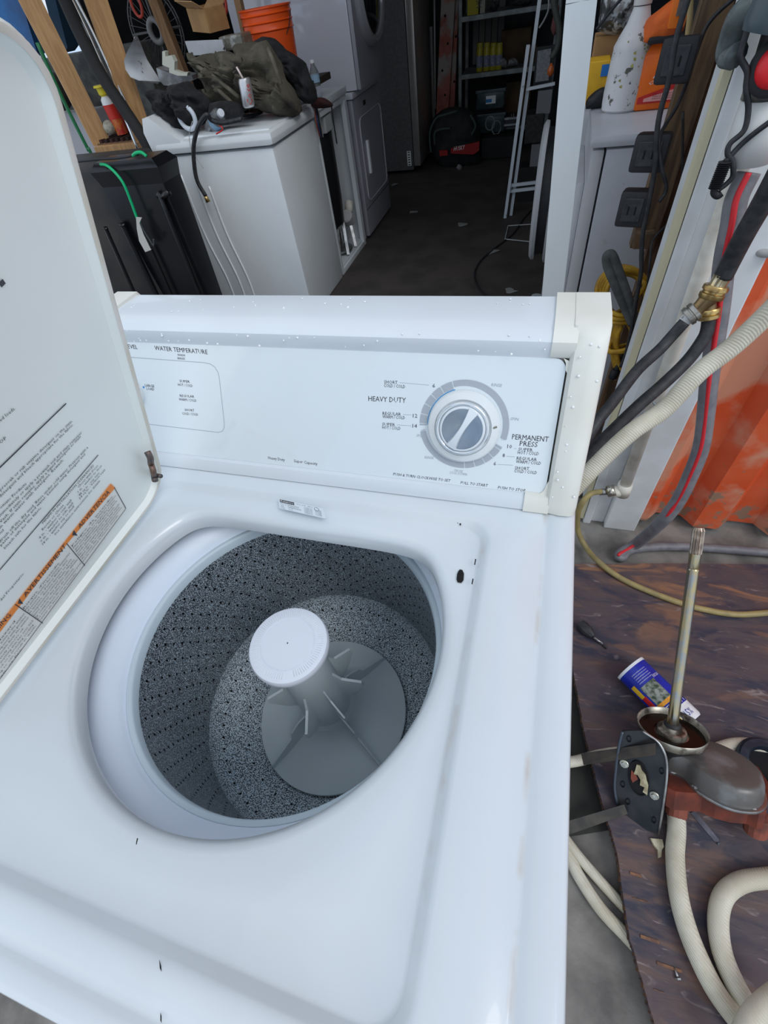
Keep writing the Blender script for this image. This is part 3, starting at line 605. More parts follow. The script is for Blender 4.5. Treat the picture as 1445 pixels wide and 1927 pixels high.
# grease tube
t = thing('grease_cartridge', 'blue and white grease cartridge lying on the plywood behind the shaft', 'grease tube', P(1240,1310,z=BZ))
R_ = .042
a = P(1187,1258,z=BZ+R_); b = P(1294,1364,z=BZ+R_); ax = (b-a).normalized(); L_ = (b-a).length; up = V((0,0,1)); sd_ = ax.cross(up).normalized()
m = M(); m.lathe([(R_*.93,0),(R_,.001),(R_,.006),(R_,L_*.80),(R_,L_*.801)], a, ax, n=40); m.build('tube_body', mat('blue_label', (.01,.03,.42), (.01,.02,.30), 20, rough=.25), t, auto=40)
m = M(); m.lathe([(R_*1.01,L_*.80),(R_*1.01,L_*.97),(R_*.95,L_),(.002,L_+.001)], a, ax, n=40); m.build('white_cap', mat('white_plastic', (.75,.78,.82), rough=.3), t, auto=40)
m = M(); m.lathe([(R_*1.02,-.003),(R_*1.02,.004),(R_*.9,.004),(R_*.9,-.003)], a, ax, n=40, cap=False); m.build('rim', mat('pale_rim', (.75,.8,.85), rough=.3), t, auto=40)
def wrap(name, mt, s0, s1, a0, a1, T_=None, txt=None, cap=None, par=t):
    """decal on the tube: s along the tube (0..1), angle a in degrees (90 = top)"""
    m = M(); n = 10; vs = []
    f = lambda s_, a_: a + ax*L_*s_ + (sd_*math.cos(math.radians(a_)) + up*math.sin(math.radians(a_)))*(R_ + .0006)
    for i in range(n+1):
        an = a0 + (a1-a0)*i/n; vs += [f(s0, an), f(s1, an)]
    m.add(vs, [(2*i, 2*i+1, 2*i+3, 2*i+2) for i in range(n)]); return m.build(name, mt, par)
# sd_ direction: which side faces the camera
cs = 1 if (CL - a).dot(sd_) > 0 else -1
A0 = 90; 
def ang(x): return 90 - cs*x     # x degrees towards the camera side
wrap('picture_panel', mat('field_picture', (.03,.06,.03), (.30,.33,.30), 90, rough=.3), .30, .60, ang(-5), ang(55)); wrap('orange_band', mat('label_orange', (.85,.36,.03), rough=.3), .60, .655, ang(-40), ang(60))
wrap('red_block', mat('label_red', (.6,.02,.02), rough=.3), .42, .60, ang(62), ang(84)); wrap('yellow_block', mat('label_yellow', (.8,.5,.03), rough=.3), .22,.42, ang(66), ang(88))
wrap('white_panel', mat('label_w', (.6,.63,.7), rough=.3), .60,.80, ang(64), ang(95)); wrap('white_band', INKW, .765, .80, ang(-80), ang(95))
def curved_text(T_, s_, s0, a_from, a_to, capL, lift=.0012):
    tmp = T(); tmp.put(s_, V((0,0,0)), V((1,0,0)), V((0,1,0)), 1.0)
    for v in tmp.mb.v:
        an = math.radians(a_from + (a_to-a_from)*v.x); s1 = s0 - v.y*capL
        v[:] = a + ax*(L_*s1) + (sd_*math.cos(an) + up*math.sin(an))*(R_+lift)
    T_.mb.add(tmp.mb.v, tmp.mb.f)
Tg = T(); curved_text(Tg, 'LITHIUM', .75, ang(62), ang(-35), .075); 
for k in range(5): curved_text(Tg, 'premium multi purpose grease', .12+k*.035, ang(45), ang(-12), .016)
curved_text(Tg, '#1 BEST SELLING', .30, ang(-8), ang(-40), .04); Tg.build('label_text', INKW, t, kind='stuff')
Tg = T(); curved_text(Tg, 'GREASE', .655, ang(55), ang(-15), .045, .0016); Tg.build('label_text', mat('label_orange2', (.85,.45,.05), rough=.3), t, kind='stuff')
Tg = T(); curved_text(Tg, 'VISTA', .93, ang(62), ang(10), .10, .0018); Tg.build('label_text', mat('label_yellow2', (.85,.6,.03), rough=.3), t, kind='stuff')
Tg = T(); curved_text(Tg, '15%', .93, ang(8), ang(-20), .09, .0018); Tg.build('label_text', mat('label_navy', (.02,.04,.35), rough=.3), t, kind='stuff')

# ------------------------------------------------------------------ gearcase
G0 = P(1265,1365,z=.17); GN = (P(1315,992,d=.95) - G0); GL = GN.length; GN.normalize()
def G(u, v, h): return P(u, v, pl=(G0 + GN*h, GN))
t = thing('gearcase', 'greasy washer gearcase with tall splined shaft standing on the plywood', 'gearcase', P(1270,1520,z=BZ))
SH = mat('oily_brass_steel', (.50,.42,.24), (.38,.38,.36), 18, rough=.22, metal=.95, stretch=(3,3,1))
gx, gy = perp(GN); sr = .0115
m = M(); m.lathe([(sr*1.15,-.01),(sr*1.15,.01),(sr*1.0,.02),(sr*.97,GL*.80),(sr*.97,GL*.805),(sr*.85,GL*.81),(sr*.97,GL*.815),(sr*.97,GL*.88)], G0, GN, n=24); m.build('shaft', SH, t, auto=40)
m = M()
for i in range(36*2):
    pass
ring = lambda h: [G0 + GN*h + (gx*math.cos(2*PI*k/48) + gy*math.sin(2*PI*k/48))*(sr*(1.0 if k % 4 < 2 else .82)) for k in range(48)]
m.loft([ring(GL*.88), ring(GL*.985), [G0 + GN*GL + (gx*math.cos(2*PI*k/48) + gy*math.sin(2*PI*k/48))*sr*.75 for k in range(48)]], True, True); m.build('spline', mat('spline_steel', (.50,.42,.34), (.30,.24,.2), 60, rough=.35, metal=.9), t)
CR = .071
m = M(); m.lathe([(.0,-.028),(CR*.8,-.026),(CR*.97,-.018),(CR,-.006),(CR*1.02,.0),(CR*1.0,.002),(CR*.965,.0),(CR*.96,-.012),(CR*.9,-.019),(CR*.45,-.018),(CR*.42,-.006),(CR*.30,-.004),(CR*.26,.004),(.014,.005)], G0 + GN*-.004, GN, n=64, cap=False)
m.build('oil_cup', mat('oily_cup', (.42,.40,.34), (.07,.055,.045), 22, rough=.3, metal=.55, lo=.45, hi=.55), t, auto=50)
m = M(); m.lathe([(CR*.955,-.014),(CR*.5,-.0145)], G0 + GN*-.004, GN, n=48, cap=False); m.build('oil_film', mat('dark_oil', (.010,.007,.005), rough=.22, spec=.3), t)
m = M(); m.lathe([(.018,-.004),(.017,.006),(.0125,.009)], G0, GN, n=24, cap=False); m.build('seal', BLACKM, t, smooth=True)
m = M(); m.lathe([(.045,-.075),(.046,-.05),(.055,-.03)], G0, GN, n=40, cap=False); m.build('neck', mat('dark_cast', (.06,.065,.07), (.12,.12,.12), 30, rough=.35, metal=.7), t, smooth=True)
# pressed steel cover: outline seen on the cover's own plane
z4 = lambda x, y: (1140 + x/4.738, 1320 + y/4.738)
out = [(505,420),(640,400),(800,395),(905,405),(1060,460),(1240,560),(1370,680),(1415,780),(1405,850),(1330,890),(1180,880),(1040,835),(900,760),(800,690),(740,625),(680,590),(600,560),(540,530),(500,480)]
def ringG(s_, h, outl=out, cx=(1000,640)): return smoothpath([G(*z4(cx[0] + (x-cx[0])*s_, cx[1] + (y-cx[1])*s_), -.066) + GN*(h+.066) for x, y in outl + [outl[0]]], 5)[:-1]
m = M(); m.loft([ringG(1.01,-.086), ringG(1.01,-.072), ringG(.99,-.055), ringG(.94,-.045), ringG(.85,-.041), ringG(.5,-.040)], cap1=True)
m.build('steel_cover', mat('grimy_steel', (.12,.115,.11), (.24,.26,.27), 14, rough=.34, metal=.15, lo=.48, hi=.7), t, auto=60)
m = M(); m.loft([ringG(1.09,-.092), ringG(1.10,-.089), ringG(1.09,-.086), ringG(1.0,-.085)]); m.loft([ringG(1.09,-.092), ringG(.9,-.092)]); m.build('cover_flange', STEEL, t, auto=60)
base = [(530,930),(600,965),(700,975),(840,985),(960,1040),(1100,1080),(1250,1092),(1340,1138),(1400,1140),(1425,1000),(1425,900),(1330,740),(1060,600),(700,560),(560,660)]
rb = [G(*z4(x,y), -.140) for x, y in base]
m = M(); m.prism(rb, GN*.048); m.build('cast_housing', mat('red_primer_cast', (.17,.035,.018), (.09,.022,.015), 24, rough=.7, bump=.3), t)
for (x, y) in ((790,765),(1050,880),(1305,950)):
    q = G(*z4(x,y), -.088); m = M(); m.lathe([(.0075,-.001),(.0075,.004),(.004,.006),(.0005,.006)], q, GN, n=6); m.build('bolt', STEEL, t)
for c_, s_ in (((1350,1060),.022), ((640,900),.022)):
    q = G(*z4(*c_), -.150) - GN*.03; m = M(); m.lathe([(s_,0),(s_,.045),(s_*.6,.048)], q - GN*.0, GN, n=14); m.build('housing_foot', mat('red_primer_foot%d'%c_[0], (.24,.07,.045), (.12,.04,.03), 24, rough=.7), t)
# bracket plate
B0 = P(1238,1570,z=.055); BN = (P(1161,1513,z=.055)-B0).cross(P(1171,1376,z=.2)-B0).normalized()
if BN.dot(CL-B0) < 0: BN = -BN
def B(x, y, h=0): return P(*z4(x, y), pl=(B0 + BN*h, BN))
pl_ = [(145,265),(320,260),(420,330),(490,400),(520,500),(548,660),(530,900),(470,1180),(250,1115),(180,1010),(100,915),(75,740),(95,560),(110,420)]
m = M(); m.prism([B(*q) for q in pl_], BN*-.006); m.build('bracket_plate', mat('black_bracket', (.022,.026,.03), (.04,.042,.045), 20, rough=.35, metal=.3), t)
m = M(); m.tube([B(*q, .001) for q in ((330,265),(490,395),(545,640),(470,1180))], .003, n=6); m.build('plate_flange', STEEL, t, smooth=True)
m = M(); m.tube([B(*q, .001) for q in ((148,270),(112,430),(78,740),(100,915))], .0035, n=6); m.build('plate_flange', mat('blue_black_edge', (.08,.10,.13), rough=.3, metal=.5), t, smooth=True)
def ell(cx, cy, rx, ry, rot, h=0, n=28):
    r_ = math.radians(rot); return [B(cx + rx*math.cos(k*2*PI/n)*math.cos(r_) - ry*math.sin(k*2*PI/n)*math.sin(r_), cy + rx*math.cos(k*2*PI/n)*math.sin(r_) + ry*math.sin(k*2*PI/n)*math.cos(r_), h) for k in range(n)]
m = M(); m.loft([ell(293,685,92,165,-14,.001), ell(293,685,85,156,-14,.004), ell(293,685,78,148,-14,.001)]); m.build('opening_rim', BLACKM, t, auto=60)
m = M(); m.prism(ell(293,685,80,150,-14,.0), BN*.0012); m.build('opening', HOLE, t)
m = M(); m.prism([B(*q,.001) for q in ((275,560),(305,565),(320,610),(355,650),(365,700),(380,740),(370,830),(330,800),(345,760),(305,740),(310,690),(285,650),(250,640),(265,600))], BN*.003); m.build('brass_cam', mat('worn_cam', (.50,.46,.30), (.30,.26,.16), 60, rough=.5), t)
m = M(); m.prism([B(*q,.001) for q in ((228,610),(262,640),(285,690),(240,720),(222,680))], BN*.002); m.build('red_casting', mat('red_cast_small', (.2,.05,.03), rough=.7), t)
for cx_, cy_ in ((165,552),(432,835)):
    q = B(cx_, cy_, .001); m = M(); m.lathe([(.0095,0),(.0095,.003),(.0085,.004)], q, BN, n=20); m.lathe([(.0065,.003),(.0065,.008),(.0005,.0085)], q, BN, n=6); m.build('silver_bolt', mat('zinc%d'%cx_, (.62,.63,.55), (.4,.4,.36), 90, rough=.35, metal=.7), t)
for cx_, cy_ in ((497,622),(205,335),(150,740),(428,1060),(195,895)):
    m = M(); m.loft([ell(cx_, cy_, 22, 32, -14, .0005, 14), ell(cx_, cy_, 17, 26, -14, .003, 14), ell(cx_, cy_, 14, 22, -14, .0005, 14)]); m.build('plate_hole', BLACKM, t, auto=60)
m = M(); a_, b_, c_, d_ = B(440,375,.014), B(440,480,.014), P(1098,1440,z=.07), P(1093,1418,z=.075); m.prism([a_,b_,c_,d_], (0,0,.004)); m.build('strap', mat('grimy_strap', (.06,.05,.04), (.035,.032,.03), 30, rough=.6), t)
m = M(); a_, b_, c_, d_ = B(160,920,.006), B(190,1005,.006), P(1070,1571,z=.03), P(1070,1545,z=.04); m.prism([a_,b_,c_,d_], (0,0,.004)); m.build('strap', mat('grimy_strap2', (.06,.055,.045), (.03,.03,.028), 30, rough=.6), t)
# small things on the board
m = M(); m.prism([P(q[0],q[1],z=BZ) for q in ((1298,1530),(1308,1526),(1352,1580),(1349,1589),(1355,1586),(1351,1591),(1343,1583))], (0,0,.002)); m.build('metal_strip', mat('dull_strip', (.16,.16,.2), (.1,.1,.13), 30, rough=.45, metal=.4), label='thin grey metal strip lying on plywood below the gearcase', cat='metal strip')
m = M(); m.prism([P(q[0],q[1],z=BZ) for q in ((1222,1578),(1244,1580),(1247,1594),(1243,1600),(1242,1613),(1237,1615),(1236,1600),(1228,1590))], (0,0,.008)); m.build('plastic_clip', mat('aged_clip', (.55,.52,.38), (.35,.31,.2), 40, rough=.5), label='small yellowed plastic clip on plywood under the bracket plate', cat='clip')
t2 = thing('screw', 'single silver screw lying on the plywood between edge and hoses', 'screw', P(1273,1835,z=BZ)); a = P(1269,1820,z=BZ+.004); b = P(1277,1844,z=BZ+.005)
m = M(); m.lathe([(.0005,0),(.0025,.008),(.003,(b-a).length*.85)], a, b-a, n=8); m.build('screw_thread', STEEL, t2, smooth=True); m = M(); m.lathe([(.006,(b-a).length*.85),(.006,(b-a).length)], a, b-a, n=6); m.build('screw_head', STEEL, t2)
t2 = thing('motor_housing', 'blue-black metal cylinder end with dark opening beside the gearcase', 'motor', P(1440,1450,z=BZ)); c = P(1447,1440,z=BZ+.05)
m = M(); axx = (CL - c).normalized()*.3 + V((0,0,1)); m.lathe([(.062,-.05),(.062,-.01),(.056,.0),(.040,.002),(.036,-.004),(.034,-.04),(.0,-.04)], c, axx, n=48, cap=False); m.build('shell', mat('blue_black_steel', (.03,.045,.07), (.06,.08,.11), 20, rough=.3, metal=.6), t2, auto=40)
m = M(); m.lathe([(.035,-.02),(.0,-.02)], c, axx, n=32, cap=False); m.build('bore', HOLE, t2)

# white hoses on the ground
def hose(name, pts, r, mt, label, cat='hose', n=14, group=None):
    m = M(); m.tube(pts, r, n=n, sm=8); return m.build(name, mt, smooth=True, label=label, cat=cat, group=group)
hz = BZ + .02
hose('drain_hose', [P(1271,1500,z=hz), P(1273,1560,z=hz), P(1270,1610,z=hz), P(1276,1680,z=hz), P(1292,1745,z=hz), P(1318,1810,z=hz), P(1350,1870,z=hz), P(1395,1930,z=hz), P(1450,2000,z=hz)], .0185, HOSEW, 'white braided hose running down the plywood from under the gearcase')
hose('drain_hose', [P(1560,1640,z=hz), P(1500,1648,z=hz), P(1445,1652,z=hz), P(1395,1660,z=hz), P(1362,1685,z=hz), P(1351,1730,z=hz), P(1358,1790,z=hz), P(1382,1850,z=hz), P(1412,1900,z=hz), P(1450,1950,z=hz)], .0185, HOSEW, 'white braided hose curling into an arch at the right edge of the plywood')
hose('drain_hose', [P(1385,1990,z=hz+.05), P(1410,1925,z=hz+.05), P(1440,1890,z=hz+.05), P(1480,1860,z=hz+.05)], .0185, HOSEW, 'short end of white hose crossing over others in bottom right corner')
hose('drain_hose', [P(1560,1425,z=hz), P(1445,1408,z=hz), P(1395,1402,z=hz), P(1358,1410,z=hz), P(1330,1425,z=hz), P(1300,1450,z=hz)], .0175, HOSEW, 'white hose arching out behind the gearcase cover')
hose('drain_hose', [P(1010,1440,z=.04), P(1080,1433,z=.04), P(1130,1420,z=.04), P(1170,1415,z=.04), P(1215,1420,z=.04)], .013, HOSEW, 'white hose passing left of the bracket plate under the strap')
hose('drain_hose', [P(1010,1500,z=.015), P(1060,1590,z=.015), P(1090,1650,z=.015), P(1130,1710,z=.015), P(1175,1758,z=.014), P(1215,1800,z=.014)], .0135, HOSEW, 'nearer of two white hoses running under the plywood edge', group=None)
hose('drain_hose', [P(1030,1530,z=.015), P(1080,1600,z=.015), P(1122,1650,z=.015), P(1168,1700,z=.013), P(1215,1745,z=.013)], .0115, HOSEW, 'farther of two white hoses running under the plywood edge')

# ------------------------------------------------------------------ hoses and pipes on the container
gp = [P(1409,325,y=1.22), P(1386,374,y=1.21), P(1377,423,y=1.20), P(1363,491,y=1.19), P(1354,577,y=1.18), P(1345,640,y=1.17), P(1335,710,y=1.16), P(1326,798,y=1.15), P(1318,846,y=1.14), P(1300,893,y=1.13), P(1275,944,y=1.12), P(1244,982,y=1.12), P(1199,1022,z=.045), P(1165,1043,z=.025), P(1170,1050,z=.018), P(1185,1036,z=.018), P(1237,1029,z=.018), P(1313,1030,z=.018), P(1445,1040,z=.018), P(1560,1052,z=.018)]
t = thing('garden_hose', 'grey garden hose with red stripe hanging in front of the orange container', 'hose', gp[13])
rg = lambda q: .0185 if q < .62 else .0185 - .004*min(1, (q-.62)/.1)
m = M(); m.tube(gp, rg, n=16); m.build('hose_body', mat('grey_hose', (.15,.15,.17), (.20,.20,.22), 30, rough=.5, bump=.15, bscale=300), t, smooth=True)
sp = smoothpath(gp, 8)[:13*8+3]; st = []
for i, q in enumerate(sp):
    tn = (sp[min(i+1,len(sp)-1)] - sp[max(i-1,0)]).normalized(); cdir = (CL - q).normalized(); s_ = tn.cross(cdir).normalized(); nn = cdir; st.append(q + nn*.0178)
m = M(); m.tube(st, .0052, n=8, sm=0); m.build('red_stripe', mat('red_stripe', (.60,.02,.03), rough=.5), t, smooth=True)
hose('drain_hose', [P(1520,515,y=1.0), P(1445,590,y=1.0), P(1377,653,y=.99), P(1313,703,y=.97), P(1250,770,y=.94), P(1187,814,y=.90), P(1123,874,y=.86), P(1076,925,y=.83), P(1020,985,y=.80)], .0165, HOSEW, 'white braided hose crossing diagonally in front of the container post')
hose('water_supply_hose', [P(1288,606,y=1.15), P(1262,635,y=1.14), P(1240,659,y=1.12), P(1199,697,y=1.07), P(1155,754,y=1.0), P(1123,795,y=.95), P(1092,845,y=.90), P(1050,910,y=.84)], .0115, RUBBER, 'upper black rubber hose from silver fitting to behind the washer')
hose('water_supply_hose', [P(1334,592,y=1.16), P(1331,620,y=1.15), P(1322,640,y=1.14), P(1294,678,y=1.12), P(1250,721,y=1.08), P(1202,763,y=1.03), P(1155,808,y=.98), P(1107,855,y=.92), P(1079,887,y=.89), P(1040,930,y=.84)], .0125, RUBBER, 'lower black rubber hose from brass fitting to behind the washer')
hose('supply_hose', [P(1520,220,y=1.12), P(1460,335,y=1.13), P(1430,390,y=1.14), P(1399,445,y=1.15), P(1376,490,y=1.16), P(1360,522,y=1.16)], .0165, RUBBER, 'thick black rubber hose leading down into the brass splitter')
t = thing('brass_splitter', 'brass Y splitter joining three black hoses in front of the white post', 'hose fitting', P(1325,570,y=1.16))
def seg(p0, p1, prof, name, mt, par, n=20, au=35):
    p0 = P(*p0, y=1.16); p1 = P(*p1, y=1.155); m = M(); L_ = (p1-p0).length; m.lathe([(r_, h*L_) for r_, h in prof], p0, p1-p0, n=n); return m.build(name, mt, par, auto=au)
seg((1360,520),(1346,543),[(.0165,0),(.0155,.1),(.0145,.9),(.0145,1)],'ferrule',mat('brass_ferrule', (.62,.50,.28), (.75,.68,.5), 40, rough=.2, metal=.9),t)
seg((1349,537),(1336,562),[(.021,0),(.0225,.1),(.0225,.35),(.0195,.4),(.0195,.55),(.0225,.6),(.0225,.9),(.021,1)],'collar',BRASS,t,n=16)
seg((1339,556),(1308,588),[(.016,0),(.0165,.3),(.0145,.6),(.0145,1)],'body',mat('dull_brass', (.32,.22,.11), (.22,.15,.08), 40, rough=.35, metal=.9),t)
seg((1333,562),(1333,590),[(.013,0),(.014,1)],'branch',mat('dull_brass2', (.32,.22,.11), (.22,.15,.08), 40, rough=.35, metal=.9),t)
seg((1334,580),(1332,600),[(.019,0),(.0205,.15),(.0205,.4),(.018,.5),(.0205,.6),(.0205,.9),(.018,1)],'collar',BRASS,t,n=16)
seg((1312,583),(1292,598),[(.018,0),(.020,.1),(.020,.45),(.0175,.5),(.0175,.6),(.020,.65),(.019,1)],'silver_nut',mat('nickel', (.42,.40,.36), (.3,.28,.25), 40, rough=.3, metal=.9),t,n=16)
seg((1297,595),(1282,611),[(.012,0),(.0125,1)],'white_ferrule',mat('white_ferrule', (.68,.68,.68), (.3,.3,.3), 120, rough=.4, lo=.6, hi=.66),t)
# PVC pipe with tee and yellow hose
t = thing('pvc_pipe', 'white PVC water pipe running down the container post to a tee', 'pipe', P(1170,930,y=1.26))
a = P(1172,925,y=1.262); b = P(1386,331,y=1.262); top = a + (b-a)*1.6
m = M(); m.tube([a, top], .0165, n=20, sm=0); m.build('pipe', PVC, t, smooth=True)
m = M(); m.tube([a - (b-a).normalized()*.012, a + (b-a).normalized()*.035], .0215, n=20, sm=0); m.build('tee', PVC, t, smooth=True)
m = M(); m.tube([a, P(1148,925,y=1.25)], .0175, n=20, sm=0); m.build('tee_branch', PVC, t, smooth=True)
m = M(); m.tube([P(1157,922,y=1.245), P(1143,925,y=1.245)], lambda q: .0185 if (q*4) % 1 < .5 else .0165, n=16, sm=0); m.build('nickel_nut', mat('nickel2', (.5,.48,.42), rough=.25, metal=.9), t, smooth=True)
q0 = P(1405,305,y=1.235); q1 = P(1447,180,y=1.235); m = M(); m.tube([q0, q1], .036, n=28, sm=0); m.build('white_sleeve', mat('white_sleeve', (.72,.73,.72), rough=.4), t, smooth=True)
m = M(); m.tube([q1, q1 + (q1-q0).normalized()*.022], .038, n=28, sm=0); m.build('hose_clamp', STEEL, t, smooth=True)
t = thing('shutoff_valve', 'black shut-off valve with round red knob at the right edge', 'valve', q1 + V((0,-.03,.03))); dq = (q1-q0).normalized()
m = M(); m.tube([q1 + dq*.02, q1 + dq*.05, q1 + dq*.12], .036, n=20, sm=2); m.build('valve_body', BLACKM, t, smooth=True)
c = P(1462,124,y=1.19); m = M(); m.lathe([(.036,-.03),(.036,-.005),(.030,0),(.0,.0)], c, CL-c, n=28, cap=False); m.build('valve_bonnet', BLACKM, t, auto=40)
m = M(); m.lathe([(.0,.014),(.016,.013),(.024,.008),(.026,0)], c, CL-c, n=28, cap=False); m.build('red_knob', mat('red_knob', (.75,.02,.03), rough=.35), t, smooth=True)
yh = [P(1131,925,y=1.24), P(1112,929,y=1.22), P(1096,945,y=1.2), P(1087,970,y=1.2), P(1088,1000,y=1.2), P(1104,1032,z=.03), P(1127,1058,z=BZ+.012), P(1168,1088,z=BZ+.01), P(1222,1113,z=BZ+.01), P(1284,1136,z=BZ+.01), P(1330,1148,z=BZ+.01), P(1384,1156,z=BZ+.01), P(1445,1153,z=BZ+.01), P(1540,1140,z=BZ+.01)]
hose('yellow_hose', yh, .0088, mat('dirty_yellow_hose', (.36,.29,.12), (.27,.22,.10), 20, rough=.5), 'thin dirty-yellow hose looping from the PVC tee across the plywood')
m = M(); m.tube([P(1144,925,y=1.243), P(1128,926,y=1.24)], .0105, n=14, sm=0); m.build('hose_ferrule', STEEL, bpy.data.objects['pvc_pipe'], smooth=True)
m = M(); m.tube([P(1230,757,y=1.25), P(1238,764,y=1.235), P(1250,763,y=1.23), P(1260,753,y=1.24), P(1263,750,y=1.28)], .0045, n=10); m.build('pipe_hook', mat('grey_hook', (.35,.37,.38), rough=.4, metal=.5), label='small grey curved hook holding the PVC pipe to the post', cat='hook', smooth=True)
t = thing('zip_tie', 'black zip tie looped through a steel eye on the orange container', 'zip tie', P(1400,520,y=1.31))
m = M(); m.tube([P(1410,472,y=1.31), P(1399,490,y=1.30), P(1396,503,y=1.30), P(1405,512,y=1.30), P(1420,500,y=1.30), P(1430,480,y=1.31)], .0022, n=6); m.build('loop', BLACKM, t); m = M(); m.tube([P(1405,512,y=1.30), P(1390,533,y=1.30), P(1376,556,y=1.30)], .0022, n=6); m.build('tail', BLACKM, t)
m = M(); c = P(1420,468,y=1.31); ring_ = [c + (V((1,0,0))*math.cos(k*PI/8) + V((0,0,1))*math.sin(k*PI/8))*.014 for k in range(17)]; m.tube(ring_, .004, n=8, sm=0); m.build('steel_eye', CHROME, t, smooth=True)
hose('grey_cable', [P(1424,470,y=1.30), P(1434,476,y=1.29), P(1460,478,y=1.28)], .008, GALV, 'short grey cable passing through the steel eye', 'cable')
# cords near the valve
hose('black_cable', [P(1425,-20,y=1.2), P(1408,50,y=1.2), P(1396,90,y=1.2), P(1394,110,y=1.2), P(1406,135,y=1.2), P(1404,165,y=1.2), P(1408,205,y=1.2), P(1400,245,y=1.2), P(1374,270,y=1.2), P(1369,289,y=1.2), P(1378,303,y=1.2), P(1379,330,y=1.2), P(1368,345,y=1.2), P(1352,357,y=1.2)], .0042, RUBBER, 'black cord dangling over the white container post')
t = thing('hose_gun_cord', 'black cord ending in a ribbed strain relief with curled hook', 'cord', P(1350,362,y=1.2))
m = M(); m.tube([P(1520,180,y=1.18), P(1445,232,y=1.19), P(1399,268,y=1.2), P(1364,305,y=1.2)], .0042, n=8); m.build('cord', RUBBER, t, smooth=True)
m = M(); m.tube([P(1365,303,y=1.2), P(1345,354,y=1.2)], lambda q: .0095 if int(q*28) % 2 else .006, n=12, sm=28); 
a = P(1365,303,y=1.2); b = P(1345,354,y=1.2); m = M(); m.lathe([(.0105 if k % 2 else .0062, (b-a).length*k/27) for k in range(28)], a, b-a, n=14); m.build('strain_relief', BLACKM, t)
m = M(); m.tube([b, P(1344,363,y=1.2), P(1351,368,y=1.2), P(1358,363,y=1.2)], .006, n=10); m.build('hook_end', BLACKM, t, smooth=True)
m = M(); m.tube([P(1385,105,y=1.24), P(1370,95,y=1.26), P(1392,30,y=1.24), P(1440,-5,y=1.2)], .017, n=12); m.build('plastic_bag', mat('clear_grey_plastic', (.14,.17,.17), (.07,.08,.08), 20, rough=.25, bump=.6, bscale=30), label='crumpled grey plastic wrap hanging at top right of the post', cat='plastic wrap', smooth=True)
m = M(); m.lathe([(.03,0),(.034,.01),(.034,.06),(.028,.07)], P(1438,62,y=1.19), (.2,0,1), n=20); m.build('hose_coupler', mat('slate_plastic', (.06,.085,.10), rough=.3), label='slate grey plastic coupler above the red valve knob', cat='coupler', auto=40)

# ------------------------------------------------------------------ right inside: studs, boxes, dryer
def stud(name, u0, v0, u1, v1, y, w, mt, label, d_=.04, ext=.6, bot=0):
    a = P(u1, v1, y=y); b = P(u0, v0, y=y); dd = (b-a).normalized(); b2 = b + dd*ext; a2 = a - dd*bot
    m = M(); m.beam(a2, b2, w, d_, up=(0,1,0)); return m.build(name, mt, label=label, cat='wood stud')
stud('wood_stud', 1349,0, 1206,462, 1.70, .060, WOODD, 'left one of two aged wood studs leaning beside the container post')
stud('wood_stud', 1385,0, 1205,560, 1.72, .050, mat('aged_stud_brown', (.17,.10,.055), (.08,.05,.03), 14, rough=.8, stretch=(6,6,.6), bump=.2), 'right one of two aged wood studs leaning beside the container post', bot=.5)
m = M(); obox(m, P(1195,440,y=1.62), V((.05,0,0)), V((0,.03,0)), P(1190,470,y=1.62)-P(1195,440,y=1.62), .004); m.build('wood_block', WOODD, label='small broken wood block at the foot of the left stud', cat='wood block')
for i, (u, v, w, h, y, lb) in enumerate(((1277,112,60,78,1.60,'topmost'),(1227,283,58,70,1.58,'middle'),(1196,386,50,70,1.56,'lowest'))):
    c = P(u, v, y=y); s = px_size(c); W2_, H2 = w*s, h*s*.82
    t = thing('power_adapter', '%s of the three black power adapter boxes hanging by the studs' % lb, 'power adapter', c, 'power adapters hanging by the studs')
    m = M(); f = V((-.25,-1,.1)).normalized(); r_ = V((1,-.25,0)).normalized(); upv = r_.cross(f)*-1
    if upv.z < 0: upv = -upv
    obox(m, c - r_*W2_/2 - upv*H2/2, r_*W2_, f*.05, upv*H2, .008); m.build('case', BLACKM, t, auto=40)
    m = M(); obox(m, c - r_*W2_*.33 - upv*H2*.33 + f*.048, r_*W2_*.66, f*.006, upv*H2*.66, .003); m.build('face', RUBBER, t)
    for k in (-1,1):
        m = M(); obox(m, c + r_*W2_*(.12*k-.03) - upv*H2*.12 + f*.054, r_*W2_*.05, f*.0012, upv*H2*.22); m.build('socket_slot', HOLE, t)
hose('power_cable', [P(1300,-20,y=1.5), P(1272,75,y=1.5), P(1259,150,y=1.5), P(1242,212,y=1.5), P(1235,262,y=1.5), P(1233,311,y=1.5), P(1220,386,y=1.5), P(1210,436,y=1.5), P(1207,480,y=1.5), P(1206,513,y=1.5), P(1196,570,y=1.5), P(1187,627,y=1.5), P(1176,672,y=1.5), P(1168,690,y=1.5)], .0055, RUBBER, 'long black power cord hanging in front of the three adapters', 'cord')
hose('power_cable', [P(1400,-20,y=1.62), P(1336,40,y=1.62), P(1310,100,y=1.62), P(1294,150,y=1.62), P(1274,199,y=1.60), P(1252,235,y=1.58), P(1240,262,y=1.52), P(1244,310,y=1.5), P(1254,355,y=1.5), P(1240,380,y=1.5)], .004, RUBBER, 'thin black cord running down the studs to the middle adapter', 'cord')
hose('power_cable', [P(1285,210,y=1.66), P(1284,330,y=1.66), P(1285,370,y=1.65), P(1268,410,y=1.64), P(1230,450,y=1.6), P(1222,500,y=1.55), P(1217,560,y=1.55)], .003, RUBBER, 'thin dark wire looping over the right stud', 'cord')
